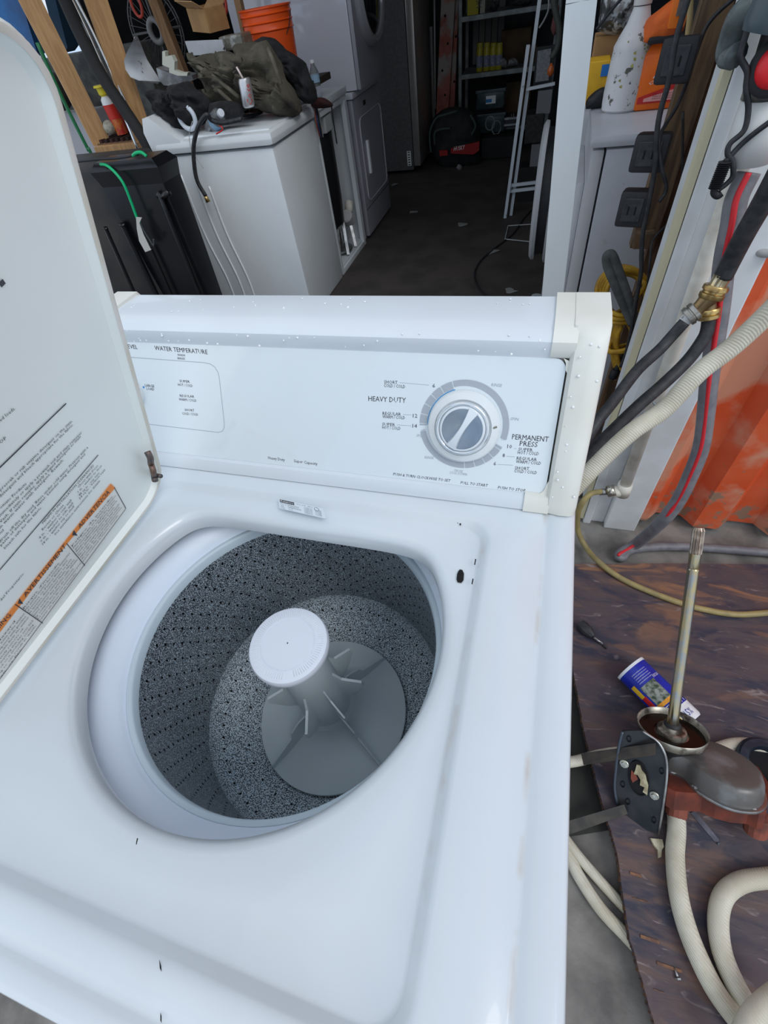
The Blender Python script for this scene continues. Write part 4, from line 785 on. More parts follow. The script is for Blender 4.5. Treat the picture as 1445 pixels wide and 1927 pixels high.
hose('hanging_rod', [P(1300,-20,y=1.75), P(1298,30,y=1.75), P(1294,68,y=1.75)], .006, mat('tan_cord', (.45,.34,.16), rough=.7), 'tan rod hanging above the topmost adapter', 'cord')
# yellow extension cord coil and foam tube
yc = []
for k in range(5):
    rx, ry = 50 - k*3.2, 50 - k*2.2; cx_, cy_ = 1172 + k*1.5, 552 + k*1.2
    for j in range(16): an = j*PI/8; yc.append(P(cx_ + rx*math.cos(an), cy_ + ry*math.sin(an), y=1.60 + .012*math.sin(an*2 + k) - k*.006))
for k in range(4):
    rx, ry = 24 - k*3, 62 - k*5; 
    for j in range(12): an = -PI/2 + j*PI/6; yc.append(P(1176 + rx*math.cos(an), 652 + ry*math.sin(an), y=1.59 - k*.008))
for k in range(3):
    yc += [P(1148,588+k*8,y=1.56), P(1170,594+k*7,y=1.55), P(1192,586+k*9,y=1.57), P(1180,580+k*9,y=1.63)]
for k in range(2):
    yc += [P(1144,655+k*6,y=1.57), P(1170,660+k*2,y=1.55), P(1196,648+k*8,y=1.57), P(1180,648,y=1.63)]
t = thing('extension_cord', 'bundled yellow extension cord hanging behind the console corner', 'extension cord', P(1170,700,y=1.6))
m = M(); m.tube(yc, .0065, n=7, sm=3); m.build('cord', YELLOW, t, smooth=True)
m = M(); c = P(1160,695,y=1.57); m.tube([P(1180,660,y=1.57), P(1170,680,y=1.57), c], .009, n=8); m.lathe([(.012,0),(.015,.01),(.014,.03),(.01,.035)], c, P(1152,712,y=1.57)-c, n=10); m.build('plug', BLACKM, t, auto=40)
for dx in (0,7):
    m = M(); m.tube([P(1151+dx,706,y=1.565), P(1150+dx,715,y=1.565)], .0022, n=6, sm=0); m.build('prong', CHROME, t)
hose('foam_tube', [P(1190,610,y=1.54), P(1172,570,y=1.54), P(1155,530,y=1.54), P(1143,500,y=1.54), P(1142,482,y=1.54), P(1151,480,y=1.54), P(1160,500,y=1.54), P(1175,540,y=1.54), P(1190,585,y=1.54), P(1200,620,y=1.54)], .0118, mat('grey_foam', (.10,.11,.11), (.06,.065,.065), 30, rough=.8), 'bent grey foam tube stuck through the yellow cord bundle', 'tube')

# near dryer on the right
APPW = mat('grimy_white_enamel', (.52,.55,.60), (.44,.46,.50), 3, rough=.35, c3=(.30,.28,.25), s3=12, lo3=.66, hi3=.76)
APPG = mat('greyish_white_enamel', (.55,.57,.60), (.48,.49,.52), 3, rough=.3)  # plain greyish white enamel for fronts and the porthole washer
t = thing('clothes_dryer', 'white clothes dryer behind the studs with spray bottle on top', 'dryer', (.7, 2.3, 0))
m = M(); m.box((.405, 1.90, .0), (1.12, 2.56, .965), .004); m.build('side_panel', APPW, t, auto=30)
m = M(); m.box((.365, 1.905, .0), (.400, 2.555, .965), .008); m.build('front_panel', APPG, t, auto=30)
m = M(); m.box((.355, 1.89, .97), (1.13, 2.58, 1.0), .012); m.build('top_panel', APPW, t, auto=30)
m = M(); m.box((.34, 2.0, .50), (.366, 2.45, .86), .01); m.build('door', APPG, t, auto=30)
# front-loader beyond it
t = thing('front_loading_washer', 'grey front-loading washer with round porthole door behind the white post', 'washing machine', (.6, 2.95, 0))
m = M(); m.box((.285, 2.62, 0), (1.0, 3.25, .93), .03); m.build('body', APPG, t, auto=30)
DR_ = mat('grey_door_ring', (.45,.46,.48), rough=.35); oc = (.287, 2.935, .56); nx = (-1,0,0)
m = M(); m.lathe([(.30,-.01),(.30,.018),(.285,.024),(.262,.024)], oc, nx, n=56, cap=False); m.build('door_frame', DR_, t, auto=40)
m = M(); m.lathe([(.262,.02),(.262,.07)], oc, nx, n=56, cap=False); m.build('dark_gap_band', BLACKM, t, smooth=True)  # dark gap between the door rings, put in as a black band
m = M(); m.lathe([(.262,.066),(.285,.068),(.288,.082),(.27,.094),(.245,.096),(.235,.085),(.225,.06)], oc, nx, n=56, cap=False); m.build('door_ring', DR_, t, auto=40)
m = M(); m.lathe([(.235,.07),(.19,.078),(.12,.084),(.0,.086)], oc, nx, n=48, cap=False); m.build('door_glass', mat('dark_glass', (.02,.022,.026), rough=.06), t, smooth=True)
m = M(); m.box((.272,2.66,.86),(.30,3.2,.92),.008); m.build('control_panel', APPG, t)
m = M(); m.lathe([(.03,0),(.03,.02),(.012,.02)], (.26,3.0,0), n=16); m.build('white_disc', mat('pale_disc', (.45,.5,.52), rough=.5), label='pale round plastic cap with square hole on the garage floor', cat='cap')

# things on the near dryer
TZ = 1.0
def ztop(u, v, y): return P(u, v, y=y).z
b0 = P(1168, 206, z=TZ); pxs = px_size(b0)
t = thing('spray_bottle', 'white spray bottle with worn yellow print standing on the right dryer', 'spray bottle', b0)
zs_ = lambda v: ztop(1168 + (206-v)*.21, v, b0.y) - TZ
r0 = 35*pxs
m = M(); m.lathe([(r0*.9,0),(r0,.006),(r0*1.02,zs_(170)),(r0*.96,zs_(110)),(r0*.93,zs_(90)),(r0*.94,zs_(84)),(r0*.78,zs_(66)),(r0*.52,zs_(40)),(r0*.40,zs_(18)),(r0*.36,zs_(10))], b0, n=36); m.build('bottle', mat('white_bottle', (.64,.65,.67), (.60,.61,.63), 20, rough=.45, c3=(.10,.10,.08), s3=42, lo3=.62, hi3=.66), t, auto=40)
m = M(); m.lathe([(r0*.40,zs_(8)),(r0*.42,zs_(-12)),(r0*.36,zs_(-20))], b0, n=24); m.box(b0 + V((-.05,-.012,zs_(-22))), b0 + V((.03,.012,zs_(-36))), .006); m.build('trigger_head', mat('white_head', (.6,.6,.6), rough=.4), t, auto=40)
m = M()
for k in range(16):
    a_ = random.uniform(-2.6,-.6); z_ = random.uniform(.05,.16); q = b0 + V((math.cos(a_)*(r0*1.0+.0005), math.sin(a_)*(r0*1.0+.0005), z_)); w = V((-math.sin(a_), math.cos(a_), 0))
    s1 = random.uniform(.002,.0045); m.add([q-w*s1, q+w*s1+V((0,0,-.002)), q+w*s1*.7+V((0,0,s1*1.6)), q-w*s1+V((0,0,s1))], [(0,1,2,3)])
m.build('worn_print', mat('yellow_worn', (.50,.48,.10), (.2,.2,.1), 200, rough=.6), t, kind='stuff')
# orange jug
b0 = P(1228, 205, z=TZ); t = thing('cleaner_jug', 'orange hand cleaner jug with red label beside the spray bottle', 'jug', b0); s = px_size(b0)
hj = ztop(1252, 76, b0.y) - TZ; w = 72*s; OJ = mat('orange_jug', (.85,.17,.015), (.75,.13,.01), 12, rough=.35)
o_ = b0 + V((-w*.5, -.02, 0))
m = M(); obox(m, o_, (w,0,0), (0,.10,0), (0,0,hj*.86), .012); rings = [[o_ + V((w*.5 + (x)*w*.5*k, .05 + y*.05*k, z_)) for x, y in ((-1,-1),(1,-1),(1,1),(-1,1))] for k, z_ in ((.95,hj*.84),(.75,hj*.97),(.4,hj*1.03),(.38,hj*1.1))]; m.loft(rings, False, True); m.build('jug_body', OJ, t, auto=35)
m = M(); m.prism([o_ + V((w*x, -.001, hj*z_)) for x, z_ in ((.06,.12),(.94,.12),(.94,.40),(.06,.22))], (0,-.001,0)); m.build('red_label', mat('label_red2', (.55,.03,.03), rough=.4), t)
m = M(); m.prism([o_ + V((w*x, -.0022, hj*z_)) for x, z_ in ((.2,.15),(.94,.15),(.94,.32),(.2,.2))], (0,-.001,0)); m.build('pink_label', mat('label_pink', (.75,.35,.33), rough=.4), t)
Tj = T(); q = lambda x, z_: o_ + V((w*x, -.004, hj*z_))
Tj.put('Fast', q(.30,.50), q(.92,.53), (0,0,1), hj*.09, shear=.3); Tj.put('ORANGE', q(.24,.405), q(.98,.435), (0,0,1), hj*.06, shear=.3); Tj.build('label_text', INKW, t, kind='stuff')
Tj = T()
for k in range(3): Tj.put('Hand Cleaner', q(.4,.25-k*.035), q(.9,.25-k*.035), (0,0,1), hj*.022)
Tj.build('small_text', INK, t, kind='stuff')
m = M(); m.box(b0 + V((-w*.5,-.03,hj*.98)), b0 + V((w*.6,.08,hj*1.1)), .02); m.build('black_strap', BLACKM, label='black strap lying across the top of the orange jug', cat='strap', auto=40)
m = M(); a = P(1250,40,y=b0.y); m.blob([a + V((x*s*30, 0, z_*s*30)) for x, z_ in ((-1,-.8),(0,-.95),(1,-.8),(1.1,0),(.9,1.2),(.3,.9),(-.4,.5),(-.95,.1))], .03, (0,-1,0), .15, 3); m.build('orange_pouch', mat('orange_fabric', (.72,.14,.02), (.55,.10,.015), 20, rough=.7), label='orange crumpled pouch lying above the cleaner jug', cat='pouch', smooth=True)
m = M(); a = P(1278,18,y=b0.y-.02); m.box(a + V((-.022,-.02,-.035)), a + V((.022,.02,.05)), .008); orc = m.build('orange_clamp', mat('orange_tool', (.85,.2,.02), rough=.4), label='bright orange tool head with silver plate above the pouch', cat='tool', auto=40)
m = M(); m.box(a + V((-.008,-.024,-.01)), a + V((.014,-.0205,.03))); m.build('silver_plate', STEEL, orc)
# yellow box, cardboard, bags behind
y3 = 2.38
def fbox(name, u0, v0, u1, v1, y, dep, mt, label, cat, bev=.003, z0=None):
    a = P(u0, v1, y=y); b = P(u1, v0, y=y); m = M(); m.box((a.x, y, a.z if z0 is None else z0), (b.x, y+dep, b.z), bev); return m.build(name, mt, label=label, cat=cat), a, b
o, a, b = fbox('yellow_carton', 1100,112, 1150,190, 2.30, .10, mat('yellow_carton', (.75,.42,.02), (.6,.33,.02), 14, rough=.5), 'yellow product carton with blue square behind the spray bottle', 'carton', z0=TZ)
m = M(); xx, zz_ = P(1140,132,y=2.30).x, P(1140,132,y=2.30).z; m.box((xx-.014, 2.297, zz_-.014), (xx+.008, 2.2995, zz_+.014)); m.build('blue_square', mat('logo_blue', (.02,.16,.5), rough=.4), o)
Tn = T(); Tn.put('NAPA', V((xx-.022,2.297,zz_-.07)), V((xx+.045,2.297,zz_-.068)), (0,0,1), .018); Tn.build('carton_text', INKW, o, kind='stuff')
fbox('cardboard_carton', 1112,62, 1180,125, 2.44, .12, CARD, 'brown cardboard carton behind the yellow carton', 'carton', z0=TZ)
m = M(); m.blob([P(u,v,y=2.24) for u, v in ((1102,206),(1140,202),(1148,185),(1140,165),(1122,170),(1104,188))], .03, (0,-1,.2), .3, 5); m.build('black_glove', BLACKM, label='crumpled black cloth in front of the yellow carton', cat='cloth', smooth=True)
m = M(); m.blob([P(u,v,y=2.42) for u, v in ((1120,62),(1170,66),(1200,60),(1215,20),(1190,-20),(1140,-15),(1128,20))], .05, (0,-1,.2), .5, 9, sc=22); m.build('plastic_bag', mat('foil_plastic', (.42,.44,.46), (.06,.06,.06), 34, rough=.2, lo=.44, hi=.54, bump=.8, bscale=30), label='glossy clear plastic bags heaped above the cardboard carton', cat='plastic bag', smooth=True)
hose('black_cable', [P(1180,-15,y=2.1), P(1150,20,y=2.1), P(1122,56,y=2.1)], .004, BLACKM, 'black cable slanting beside the white post near the bags', 'cable')

# ================================================================== GARAGE, left side
C1 = lambda x, y: (x/3.44, y/3.44)
C2 = lambda x, y: (200 + x/3.284, y/3.284)
C3 = lambda x, y: (540 + x/3.141, y/3.141)
C8 = lambda x, y: (800 + x/5.504, y/5.504)
def blobpx(name, pts, y, th, mt, label, cat, rough=.3, seed=0, sc=9, nv=(0,-1,.25), cf=C2, par=None):
    m = M(); m.blob([P(*cf(*q), y=y) for q in pts], th, nv, rough, seed, sc=sc, nr=14); return m.build(name, mt, par, smooth=True, label=label, cat=cat)
# washer with clothes piled on it
W2E = mat('white_enamel_far', (.74,.79,.82), (.70,.74,.77), 3, rough=.3, coat=.2)
t = thing('top_loading_washer', 'white washer at garage left with towels and a can piled on top', 'washing machine', (-1.42, 3.0, 0))
m = M(); m.box((-1.76, 2.73, 0), (-1.09, 3.32, .882), .02); m.build('body', W2E, t, auto=30)
for k, xx in enumerate((-1.68,-1.60,-1.53)):
    m = M(); m.tube([V((xx,2.731,.80-k*.03)), V((xx+.01,2.729,.5)), V((xx+.05,2.729,.25)), V((xx+.05,2.731,.05))], lambda q: .0055, n=8); m.build('pressed_rib', W2E, t, smooth=True)
m = M(); m.box((-1.775, 2.715, .888), (-1.075, 3.33, .945), .028); m.box((-1.60, 2.76, .93), (-1.10, 3.30, .952), .008); m.build('top_panel', W2E, t, auto=30)
m = M(); m.loft([[V((x_, y_, z_)) for x_, z_ in ((-1.79,.90),(-1.80,.99),(-1.775,1.045),(-1.74,1.05),(-1.66,.985),(-1.60,.945),(-1.60,.90))] for y_ in (2.72,2.76,3.28,3.325)], True, True); m.build('rear_console', W2E, t, auto=60)
m = M(); c = P(338,360,y=2.728); m.lathe([(.026,0),(.026,.001)], c, (0,-1,0), n=28); st_ = m.build('round_sticker', mat('sticker', (.55,.62,.68), rough=.4), t); st_.scale = (1,1,1)
Tq = T(); 
for k in range(4): Tq.put('HE', c + V((-.012,-.002,.010-k*.009)), c + V((.012,-.002,.010-k*.009)), (0,0,1), .005)
Tq.build('sticker_print', INK, t, kind='stuff')
TOWEL = mat('grey_green_towel', (.115,.105,.078), (.075,.068,.052), 12, rough=.95, bump=.9, bscale=70, c3=(.04,.03,.03), s3=5, lo3=.62, hi3=.7)
BCLOTH = mat('black_cloth', (.012,.012,.014), (.025,.025,.028), 20, rough=.95, bump=.7, bscale=60)
blobpx('towel', ((490,340),(600,352),(730,335),(860,290),(1000,270),(1060,380),(1100,510),(1200,640),(1190,690),(1080,715),(960,680),(900,640),(780,640),(640,640),(600,560),(560,450)), 3.02, .10, TOWEL, 'dirty grey-green towel heaped on the left washer', 'towel', .85, 2, 15)
m = M()
for a_, b_ in (((560,410),(820,600)),((575,460),(780,640)),((1000,300),(1080,520)),((600,560),(665,725))):
    q0, q1 = P(*C2(*a_), y=2.93), P(*C2(*b_), y=2.90); m.tube([q0, q0.lerp(q1,.5)+V((.01,-.02,.01)), q1], .010, n=8)
m.build('towel_fold', mat('towel_fold_cloth', (.15,.135,.10), (.10,.09,.07), 20, rough=.95, bump=.6, bscale=70), bpy.data.objects['towel'], smooth=True, kind='stuff')
blobpx('black_shirt', ((880,275),(950,215),(1020,230),(1130,310),(1220,380),(1270,500),(1290,600),(1270,640),(1210,620),(1150,540),(1080,430),(1000,290)), 3.16, .07, BCLOTH, 'black cloth draped behind the grey-green towel', 'cloth', .6, 4, 14)
blobpx('black_cloth', ((270,590),(380,540),(500,510),(590,560),(640,650),(620,720),(560,790),(480,800),(400,760),(340,700),(300,640)), 2.86, .08, BCLOTH, 'crumpled black cloth at left end of the washer top', 'cloth', .75, 6, 15)
blobpx('dark_rag', ((640,640),(740,620),(830,640),(850,700),(800,745),(700,745),(640,720)), 2.84, .03, BCLOTH, 'small dark rag between the bottle and the can', 'rag', .4, 8)
blobpx('maroon_glove', ((1270,610),(1340,605),(1395,640),(1390,665),(1300,672),(1265,650)), 3.30, .025, mat('maroon_cloth', (.06,.015,.015), (.03,.01,.01), 20, rough=.9), 'dark maroon glove hanging off the washer corner', 'glove', .4, 9)
# drink can
cb = P(469,202,y=2.82); s = px_size(cb); cr_ = 11.4*s; ct = P(459,147,y=2.82); axc = (ct-cb)
t = thing('drink_can', 'silver and red soda can with a straw on the left washer', 'can', cb); Lc = axc.length
m = M(); m.lathe([(cr_*.75,0),(cr_*.9,.003),(cr_,.010),(cr_,Lc-.012),(cr_*.86,Lc-.002),(cr_*.83,Lc)], cb, axc, n=32); m.build('can_body', mat('can_silver', (.62,.63,.65), rough=.3, metal=.7), t, auto=50)
Tc = T(); fx = axc.normalized(); out_ = (CL-cb).normalized(); sx_ = fx.cross(out_).normalized()
def canp(s_, w_): an = w_/cr_; return cb + fx*(Lc*s_) + (out_*math.cos(an) + sx_*math.sin(an))*(cr_+.0008)
tmp = T(); tmp.put('Coke', V((0,0,0)), V((1,0,0)), V((0,1,0)), 1.0)
for v in tmp.mb.v: v[:] = canp(.08 + v.x*.72, -cr_*.75 + v.y*cr_*.95) if (canp(0,cr_) - canp(0,-cr_)).x < 0 else canp(.08 + v.x*.72, cr_*.75 - v.y*cr_*.95)
Tc.mb.add(tmp.mb.v, tmp.mb.f); Tc.build('can_text', RED, t, kind='stuff')
m = M(); m.tube([ct + V((-.006,0,0)), P(445,126,y=2.82)], .0045, n=8, sm=0); m.build('straw', mat('striped_straw', (.72,.60,.58), rough=.5), t, smooth=True)
# dish, bottles, ring
c = P(477,219,z=.955); m = M(); m.lathe([(.02,0),(.055,.006),(.068,.022),(.071,.022),(.066,.019),(.05,.010),(.001,.008)], c, n=40, cap=False); m.build('black_dish', mat('gloss_black', (.008,.008,.01), rough=.12), label='glossy black oval dish in front of the soda can', cat='dish', smooth=True)
CLEAR = mat('clear_plastic', (.80,.86,.90), rough=.08, trans=.85, spec=.5, ior=1.3)
t = thing('water_bottle', 'clear plastic bottle lying with white cap toward the camera', 'bottle', P(415,222,y=2.80))
a = P(410,222,y=2.80); b = P(421,203,y=2.74); m = M(); m.lathe([(.036,-.14),(.036,0),(.034,.02),(.018,.045),(.015,.05)], a, b-a, n=24, cap=False); m.build('bottle_body', CLEAR, t, smooth=True)
m = M(); m.lathe([(.0165,.045),(.0165,.062),(.0,.063)], a, b-a, n=20, cap=False); m.build('cap', mat('pale_cap', (.6,.64,.7), rough=.4), t, auto=40); m = M(); m.lathe([(.0365,-.05),(.0365,-.005)], a, b-a, n=24, cap=False); m.build('label_band', mat('bottle_blue', (.25,.42,.6), rough=.4), t, smooth=True)
m = M(); c = P(352,222,y=2.78); m.tube([c + V((math.cos(q_)*.044, 0, math.sin(q_)*.044)) for q_ in [(-3.6 + k*.36) for k in range(14)]], .011, n=10); m.build('tape_ring', mat('pale_ring', (.60,.66,.74), rough=.4), label='pale blue-white plastic ring leaning on the black cloth', cat='ring', smooth=True)
t = thing('fill_hose', 'black rubber fill hose with brass end hanging down the washer side', 'hose', P(366,300,y=2.69))
m = M(); m.tube([P(455,224,y=2.72), P(420,231,y=2.72), P(398,226,y=2.72), P(389,216,y=2.70), P(374,236,y=2.695), P(365,270,y=2.69), P(365,305,y=2.69), P(371,340,y=2.69), P(387,369,y=2.69)], .0105, n=10); m.build('hose_body', RUBBER, t, smooth=True)
m = M(); m.tube([P(386,368,y=2.69), P(392,380,y=2.69)], lambda q: .010 if q < .5 else .013, n=10, sm=4); m.build('brass_end', BRASS, t, smooth=True)
hose('red_wire', [P(407,252,y=2.71), P(417,246,y=2.71), P(418,240,y=2.71), P(410,234,y=2.73)], .003, RED, 'short red wire with black tip on the washer edge', 'wire')
hose('thin_wire', [P(362,228,y=2.70), P(356,255,y=2.70), P(362,285,y=2.70), P(383,317,y=2.70)], .0016, GALV, 'thin grey wire trailing down the washer side', 'wire')
# scoop, tray, carton, bucket on the shelf behind
m = M(); m.box((-2.15, 3.345, 1.00), (-1.10, 3.70, 1.03)); 
sh = m.build('rear_shelf', mat('dark_board', (.035,.028,.02), rough=.8), label='dark wooden shelf behind the left washer carrying bucket and boxes', cat='shelf')
for x_ in (-2.12,-1.86):
    for y_ in (3.38,3.66):
        m = M(); m.box((x_-.02, y_-.02, 0), (x_+.02, y_+.02, 1.0)); m.build('shelf_leg', WOODD, sh)
A_ = [P(*C1(*q), y=2.92) for q in ((875,232),(855,275),(820,340),(802,395),(812,450),(845,500),(900,523),(1030,530))]; B_ = [P(*C1(*q), y=3.06) for q in ((885,235),(910,290),(930,345),(950,390),(975,430),(1000,470),(1020,500),(1045,533))]
t = thing('plastic_scoop', 'white curved plastic panel standing at left behind the black cloth', 'plastic panel', A_[4])
m = M(); m.loft([A_, [a.lerp(b,.33)+V((0,-.02,-.004)) for a, b in zip(A_, B_)], [a.lerp(b,.66)+V((0,-.015,0)) for a, b in zip(A_, B_)], B_], closed=False); m.loft([[q+V((0,.006,0)) for q in A_], [q+V((0,.006,0)) for q in B_]], closed=False); m.build('curved_panel', mat('scuffed_white', (.60,.63,.68), (.56,.6,.64), 20, rough=.4, c3=(.12,.12,.12), s3=36, lo3=.64, hi3=.7), t, smooth=True)
m = M(); m.prism([P(*C1(*q), y=3.0) for q in ((1010,440),(1120,480),(1240,490),(1250,515),(1150,562),(1060,552),(1030,520))], (0,.08,0)); m.build('folded_tray', mat('grey_tray', (.32,.34,.36), (.2,.2,.21), 30, rough=.35), t)
m = M(); m.prism([P(*C1(*q), y=2.96) for q in ((1050,332),(1068,335),(1070,365),(1110,360),(1130,400),(1128,455),(1175,472),(1215,470),(1210,492),(1150,490),(1095,470),(1095,440),(1050,420))], (0,.03,0)); m.build('hinge_bracket', mat('cream_bracket', (.55,.56,.48), rough=.5), label='cream plastic hinge bracket standing beside the curved panel', cat='bracket')
m = M(); m.prism([P(*C2(*q), y=3.12) for q in ((485,255),(715,245),(737,330),(515,345))], (0,.012,0)); m.build('white_tray', mat('white_card', (.50,.52,.56), (.45,.47,.5), 20, rough=.5, c3=(.06,.06,.06), s3=30, lo3=.64, hi3=.68), label='white rectangular panel propped above the towel', cat='panel')
m = M(); a = P(*C2(735,315), y=3.2); b = P(*C2(850,200), y=3.2); m.box((a.x,3.16,a.z), (b.x,3.28,b.z), .01); m.build('clear_tub', mat('cloudy_plastic', (.16,.16,.13), (.34,.34,.32), 40, rough=.25, bump=.6, bscale=50, lo=.5, hi=.62), label='cloudy clear plastic tub of small parts beside the white panel', cat='tub')
t = thing('cardboard_box', 'small open cardboard box on the rear shelf beside the bucket', 'box', P(*C2(640,200), y=3.4))
a = P(*C2(545,200), y=3.3); b = P(*C2(765,200), y=3.36); hh = V((0,0,.085))
cA, cB, cC = P(*C2(540,195), y=3.30), P(*C2(645,205), y=3.22), P(*C2(760,175), y=3.34)
for q0, q1 in ((cA,cB),(cB,cC)):
    m = M(); m.prism([q0, q1, q1+hh, q0+hh], (q1-q0).cross(hh).normalized()*.004); m.build('box_side', CARD, t)
for q0, q1, f in ((cA,cB,V((-.02,-.06,.03))),(cB,cC,V((.0,.07,.03)))):
    m = M(); m.prism([q0+hh, q1+hh, q1+hh+f, q0+hh+f], (0,0,.004)); m.build('box_flap', mat('cardboard_light%d'%int(f.y*100), (.50,.30,.14), (.43,.25,.11), 20, rough=.85), t)
cD = cA + (cC-cB)
for q0, q1 in ((cC,cD),(cD,cA)):
    m = M(); m.prism([q0, q1, q1+hh, q0+hh], (q1-q0).cross(hh).normalized()*.004); m.build('box_side', CARD, t)
# bucket
c = P(505,50,y=3.45); s = px_size(c); rb = 47*s
ub = P(500,20,y=3.45); lb_ = P(512,125,y=3.45); 
t = thing('plastic_bucket', 'bright orange plastic bucket standing behind the towels', 'bucket', V((c.x, 3.45, 1.03)))
zt_ = P(502,12,y=3.45-rb).z; o_ = V((c.x, 3.45, 1.035)); H_b = zt_ - 1.035
m = M(); m.lathe([(rb*.88,0),(rb*.97,H_b*.70),(rb*.98,H_b*.70),(rb*1.02,H_b*.715),(rb*.985,H_b*.735),(rb*.985,H_b*.80),(rb*1.03,H_b*.815),(rb*.99,H_b*.835),(rb*.995,H_b*.895),(rb*1.04,H_b*.91),(rb*1.0,H_b*.93),(rb*1.0,H_b*.97),(rb*1.05,H_b*.98),(rb*1.05,H_b),(rb*.97,H_b),(rb*.93,H_b*.4),(rb*.85,.005),(.0,.005)], o_, n=56, cap=False); m.build('pail', mat('orange_bucket', (.85,.10,.012), rough=.35), t, auto=40)
m = M(); m.tube([o_ + V((math.cos(a_)*rb*1.07, math.sin(a_)*rb*1.07*.6 - (.06 if 0 else 0), H_b*.9 - abs(math.sin(a_))*.14)) for a_ in [-PI*k/12 for k in range(13)]], .0022, n=6); m.build('wire_handle', BLACKM, t, smooth=True)
# spoked wheel guard and third stud
t = thing('fan_guard', 'round wire fan guard with grey hub behind the wood studs', 'fan guard', P(292,90,y=3.75)); c = P(295,58,y=3.75); s = px_size(c)
gm = mat('dull_wire', (.13,.13,.13), rough=.5, metal=.5); m = M()
for rr in (55,50): m.tube([c + V((math.cos(k*PI/16)*rr*s, 0, math.sin(k*PI/16)*rr*s*1.05)) for k in range(33)], .004, n=6, sm=0)
m.build('outer_ring', gm, t, smooth=True)
m = M(); m.tube([c + V((math.cos(k*PI/12)*13*s, -.01, math.sin(k*PI/12)*15*s)) for k in range(25)], .016, n=8, sm=0); m.build('hub_ring', mat('dull_hub', (.22,.22,.22), rough=.5), t, smooth=True)
for k in range(28):
    a_ = 2*PI*k/28; m = M(); m.tube([c + V((math.cos(a_)*13*s, 0, math.sin(a_)*13*s)), c + V((math.cos(a_)*54*s, 0, math.sin(a_)*56*s))], .0018 if k % 7 else .007, n=5, sm=0); m.build('spoke', gm, t)
# studs
def stud2(name, u0, v0, u1, v1, y, w, d_, rot, mt, label, up_ext=.9, dn_ext=.6):
    a = P(u1, v1, y=y); b = P(u0, v0, y=y); dd = V((0,0,1)); dd = (b-a).normalized()
    m = M(); m.beam(a - dd*dn_ext, b + dd*up_ext, w, d_, up=(math.sin(rot), -math.cos(rot), 0)); return m.build(name, mt, label=label, cat='wood stud')
stud2('wood_stud', 56,0, 192,270, 2.95, .050, .10, -.75, WOOD, 'leftmost of the two big pine studs behind the black bin', dn_ext=.0 )
stud2('wood_stud', 180,0, 262,235, 2.95, .050, .10, -.75, mat('raw_pine2', (.48,.28,.12), (.38,.21,.09), 14, rough=.7, stretch=(6,6,.7), bump=.1), 'right one of the two big pine studs, touching the washer console', dn_ext=.35)
stud2('wood_stud', 290,-2, 333,108, 3.70, .060, .05, 0, mat('raw_pine3', (.30,.17,.08), (.22,.12,.055), 14, rough=.7, stretch=(6,6,.7)), 'thinner pine stud crossing in front of the fan guard', dn_ext=.9)
stud2('wood_stud', 448,-2, 462,62, 3.85, .040, .04, 0, mat('raw_pine4', (.34,.19,.09), rough=.7), 'narrow pine strip just left of the orange bucket', dn_ext=.0)
t = thing('wooden_shelf', 'low pine shelf between the two big studs holding tubes', 'shelf', P(220,280,y=2.9))
m = M(); a = P(184,290,y=2.88); b = P(258,268,y=2.88); m.box((a.x, 2.87, a.z), (b.x, 2.91, b.z+.0), .002); m.build('front_rail', WOOD, t)
zsh = P(220,268,y=2.89).z; m = M(); m.box((a.x, 2.91, zsh-.025), (b.x, 3.20, zsh-.002)); m.build('shelf_board', mat('shelf_brown', (.16,.09,.05), rough=.7), t)
for k in range(7):
    m = M(); x_ = a.x + .02 + k*(b.x-a.x-.04)/7; m.box((x_, 2.915, zsh-.002), (x_+.016, 3.10, zsh+.014)); m.build('dark_strip', mat('dark_plaid%d'%k, (.02,.012,.012) if k%2 else (.05,.02,.02), rough=.8), t)
def tubething(name, px0, px1, y, rpx, parts, label, cat):
    a = P(*px0, y=y); b = P(*px1, y=y); s = px_size(a); t = thing(name, label, cat, a); L_ = (b-a).length
    for nm, prof, mt in parts:
        m = M(); m.lathe([(r_*rpx*s, h*L_) for r_, h in prof], a, b-a, n=20); m.build(nm, mt, t, auto=40)
tubething('caulk_tube', (231,252), (186,160), 2.99, 10, [('cartridge',[(1,0),(1,.32),(.98,.33)],mat('tube_orange', (.62,.18,.03), (.5,.03,.02), 30, rough=.4)),('red_band',[(1.02,.33),(1.02,.62)],RED),('white_shoulder',[(1,.62),(.9,.72),(.4,.80)],INKW),('yellow_nozzle',[(.5,.78),(.75,.82),(.75,.95),(1.1,.96),(1.0,1.0)],mat('yellow_cap', (.75,.62,.03), rough=.4))], 'orange caulk tube with yellow cap on the low shelf', 'tube')
tubething('red_tube', (240,254), (208,190), 3.08, 6, [('red_body',[(.9,0),(1,.5),(.7,.9)],RED),('tip',[(.5,.88),(.3,1)],INKW)], 'slim red tube behind the orange caulk tube', 'tube')
c = P(206,240,y=2.96); m = M(); m.lathe([(.01,-.032),(.026,-.022),(.034,0),(.026,.022),(.01,.032)], c, (0,.3,1), n=20); 
m.build('twine_ball', mat('twine', (.45,.44,.38), (.3,.29,.25), 60, rough=.9, bump=.8, bscale=100), label='ball of pale twine on the low shelf', cat='ball', smooth=True)
c = P(193,243,y=3.06); m = M(); m.lathe([(.01,-.032),(.026,-.022),(.034,0),(.026,.022),(.01,.032)], c, (0,.3,1), n=20); m.build('green_ball', mat('green_felt', (.10,.17,.05), rough=.9), label='dull green ball behind the twine on the low shelf', cat='ball', smooth=True)
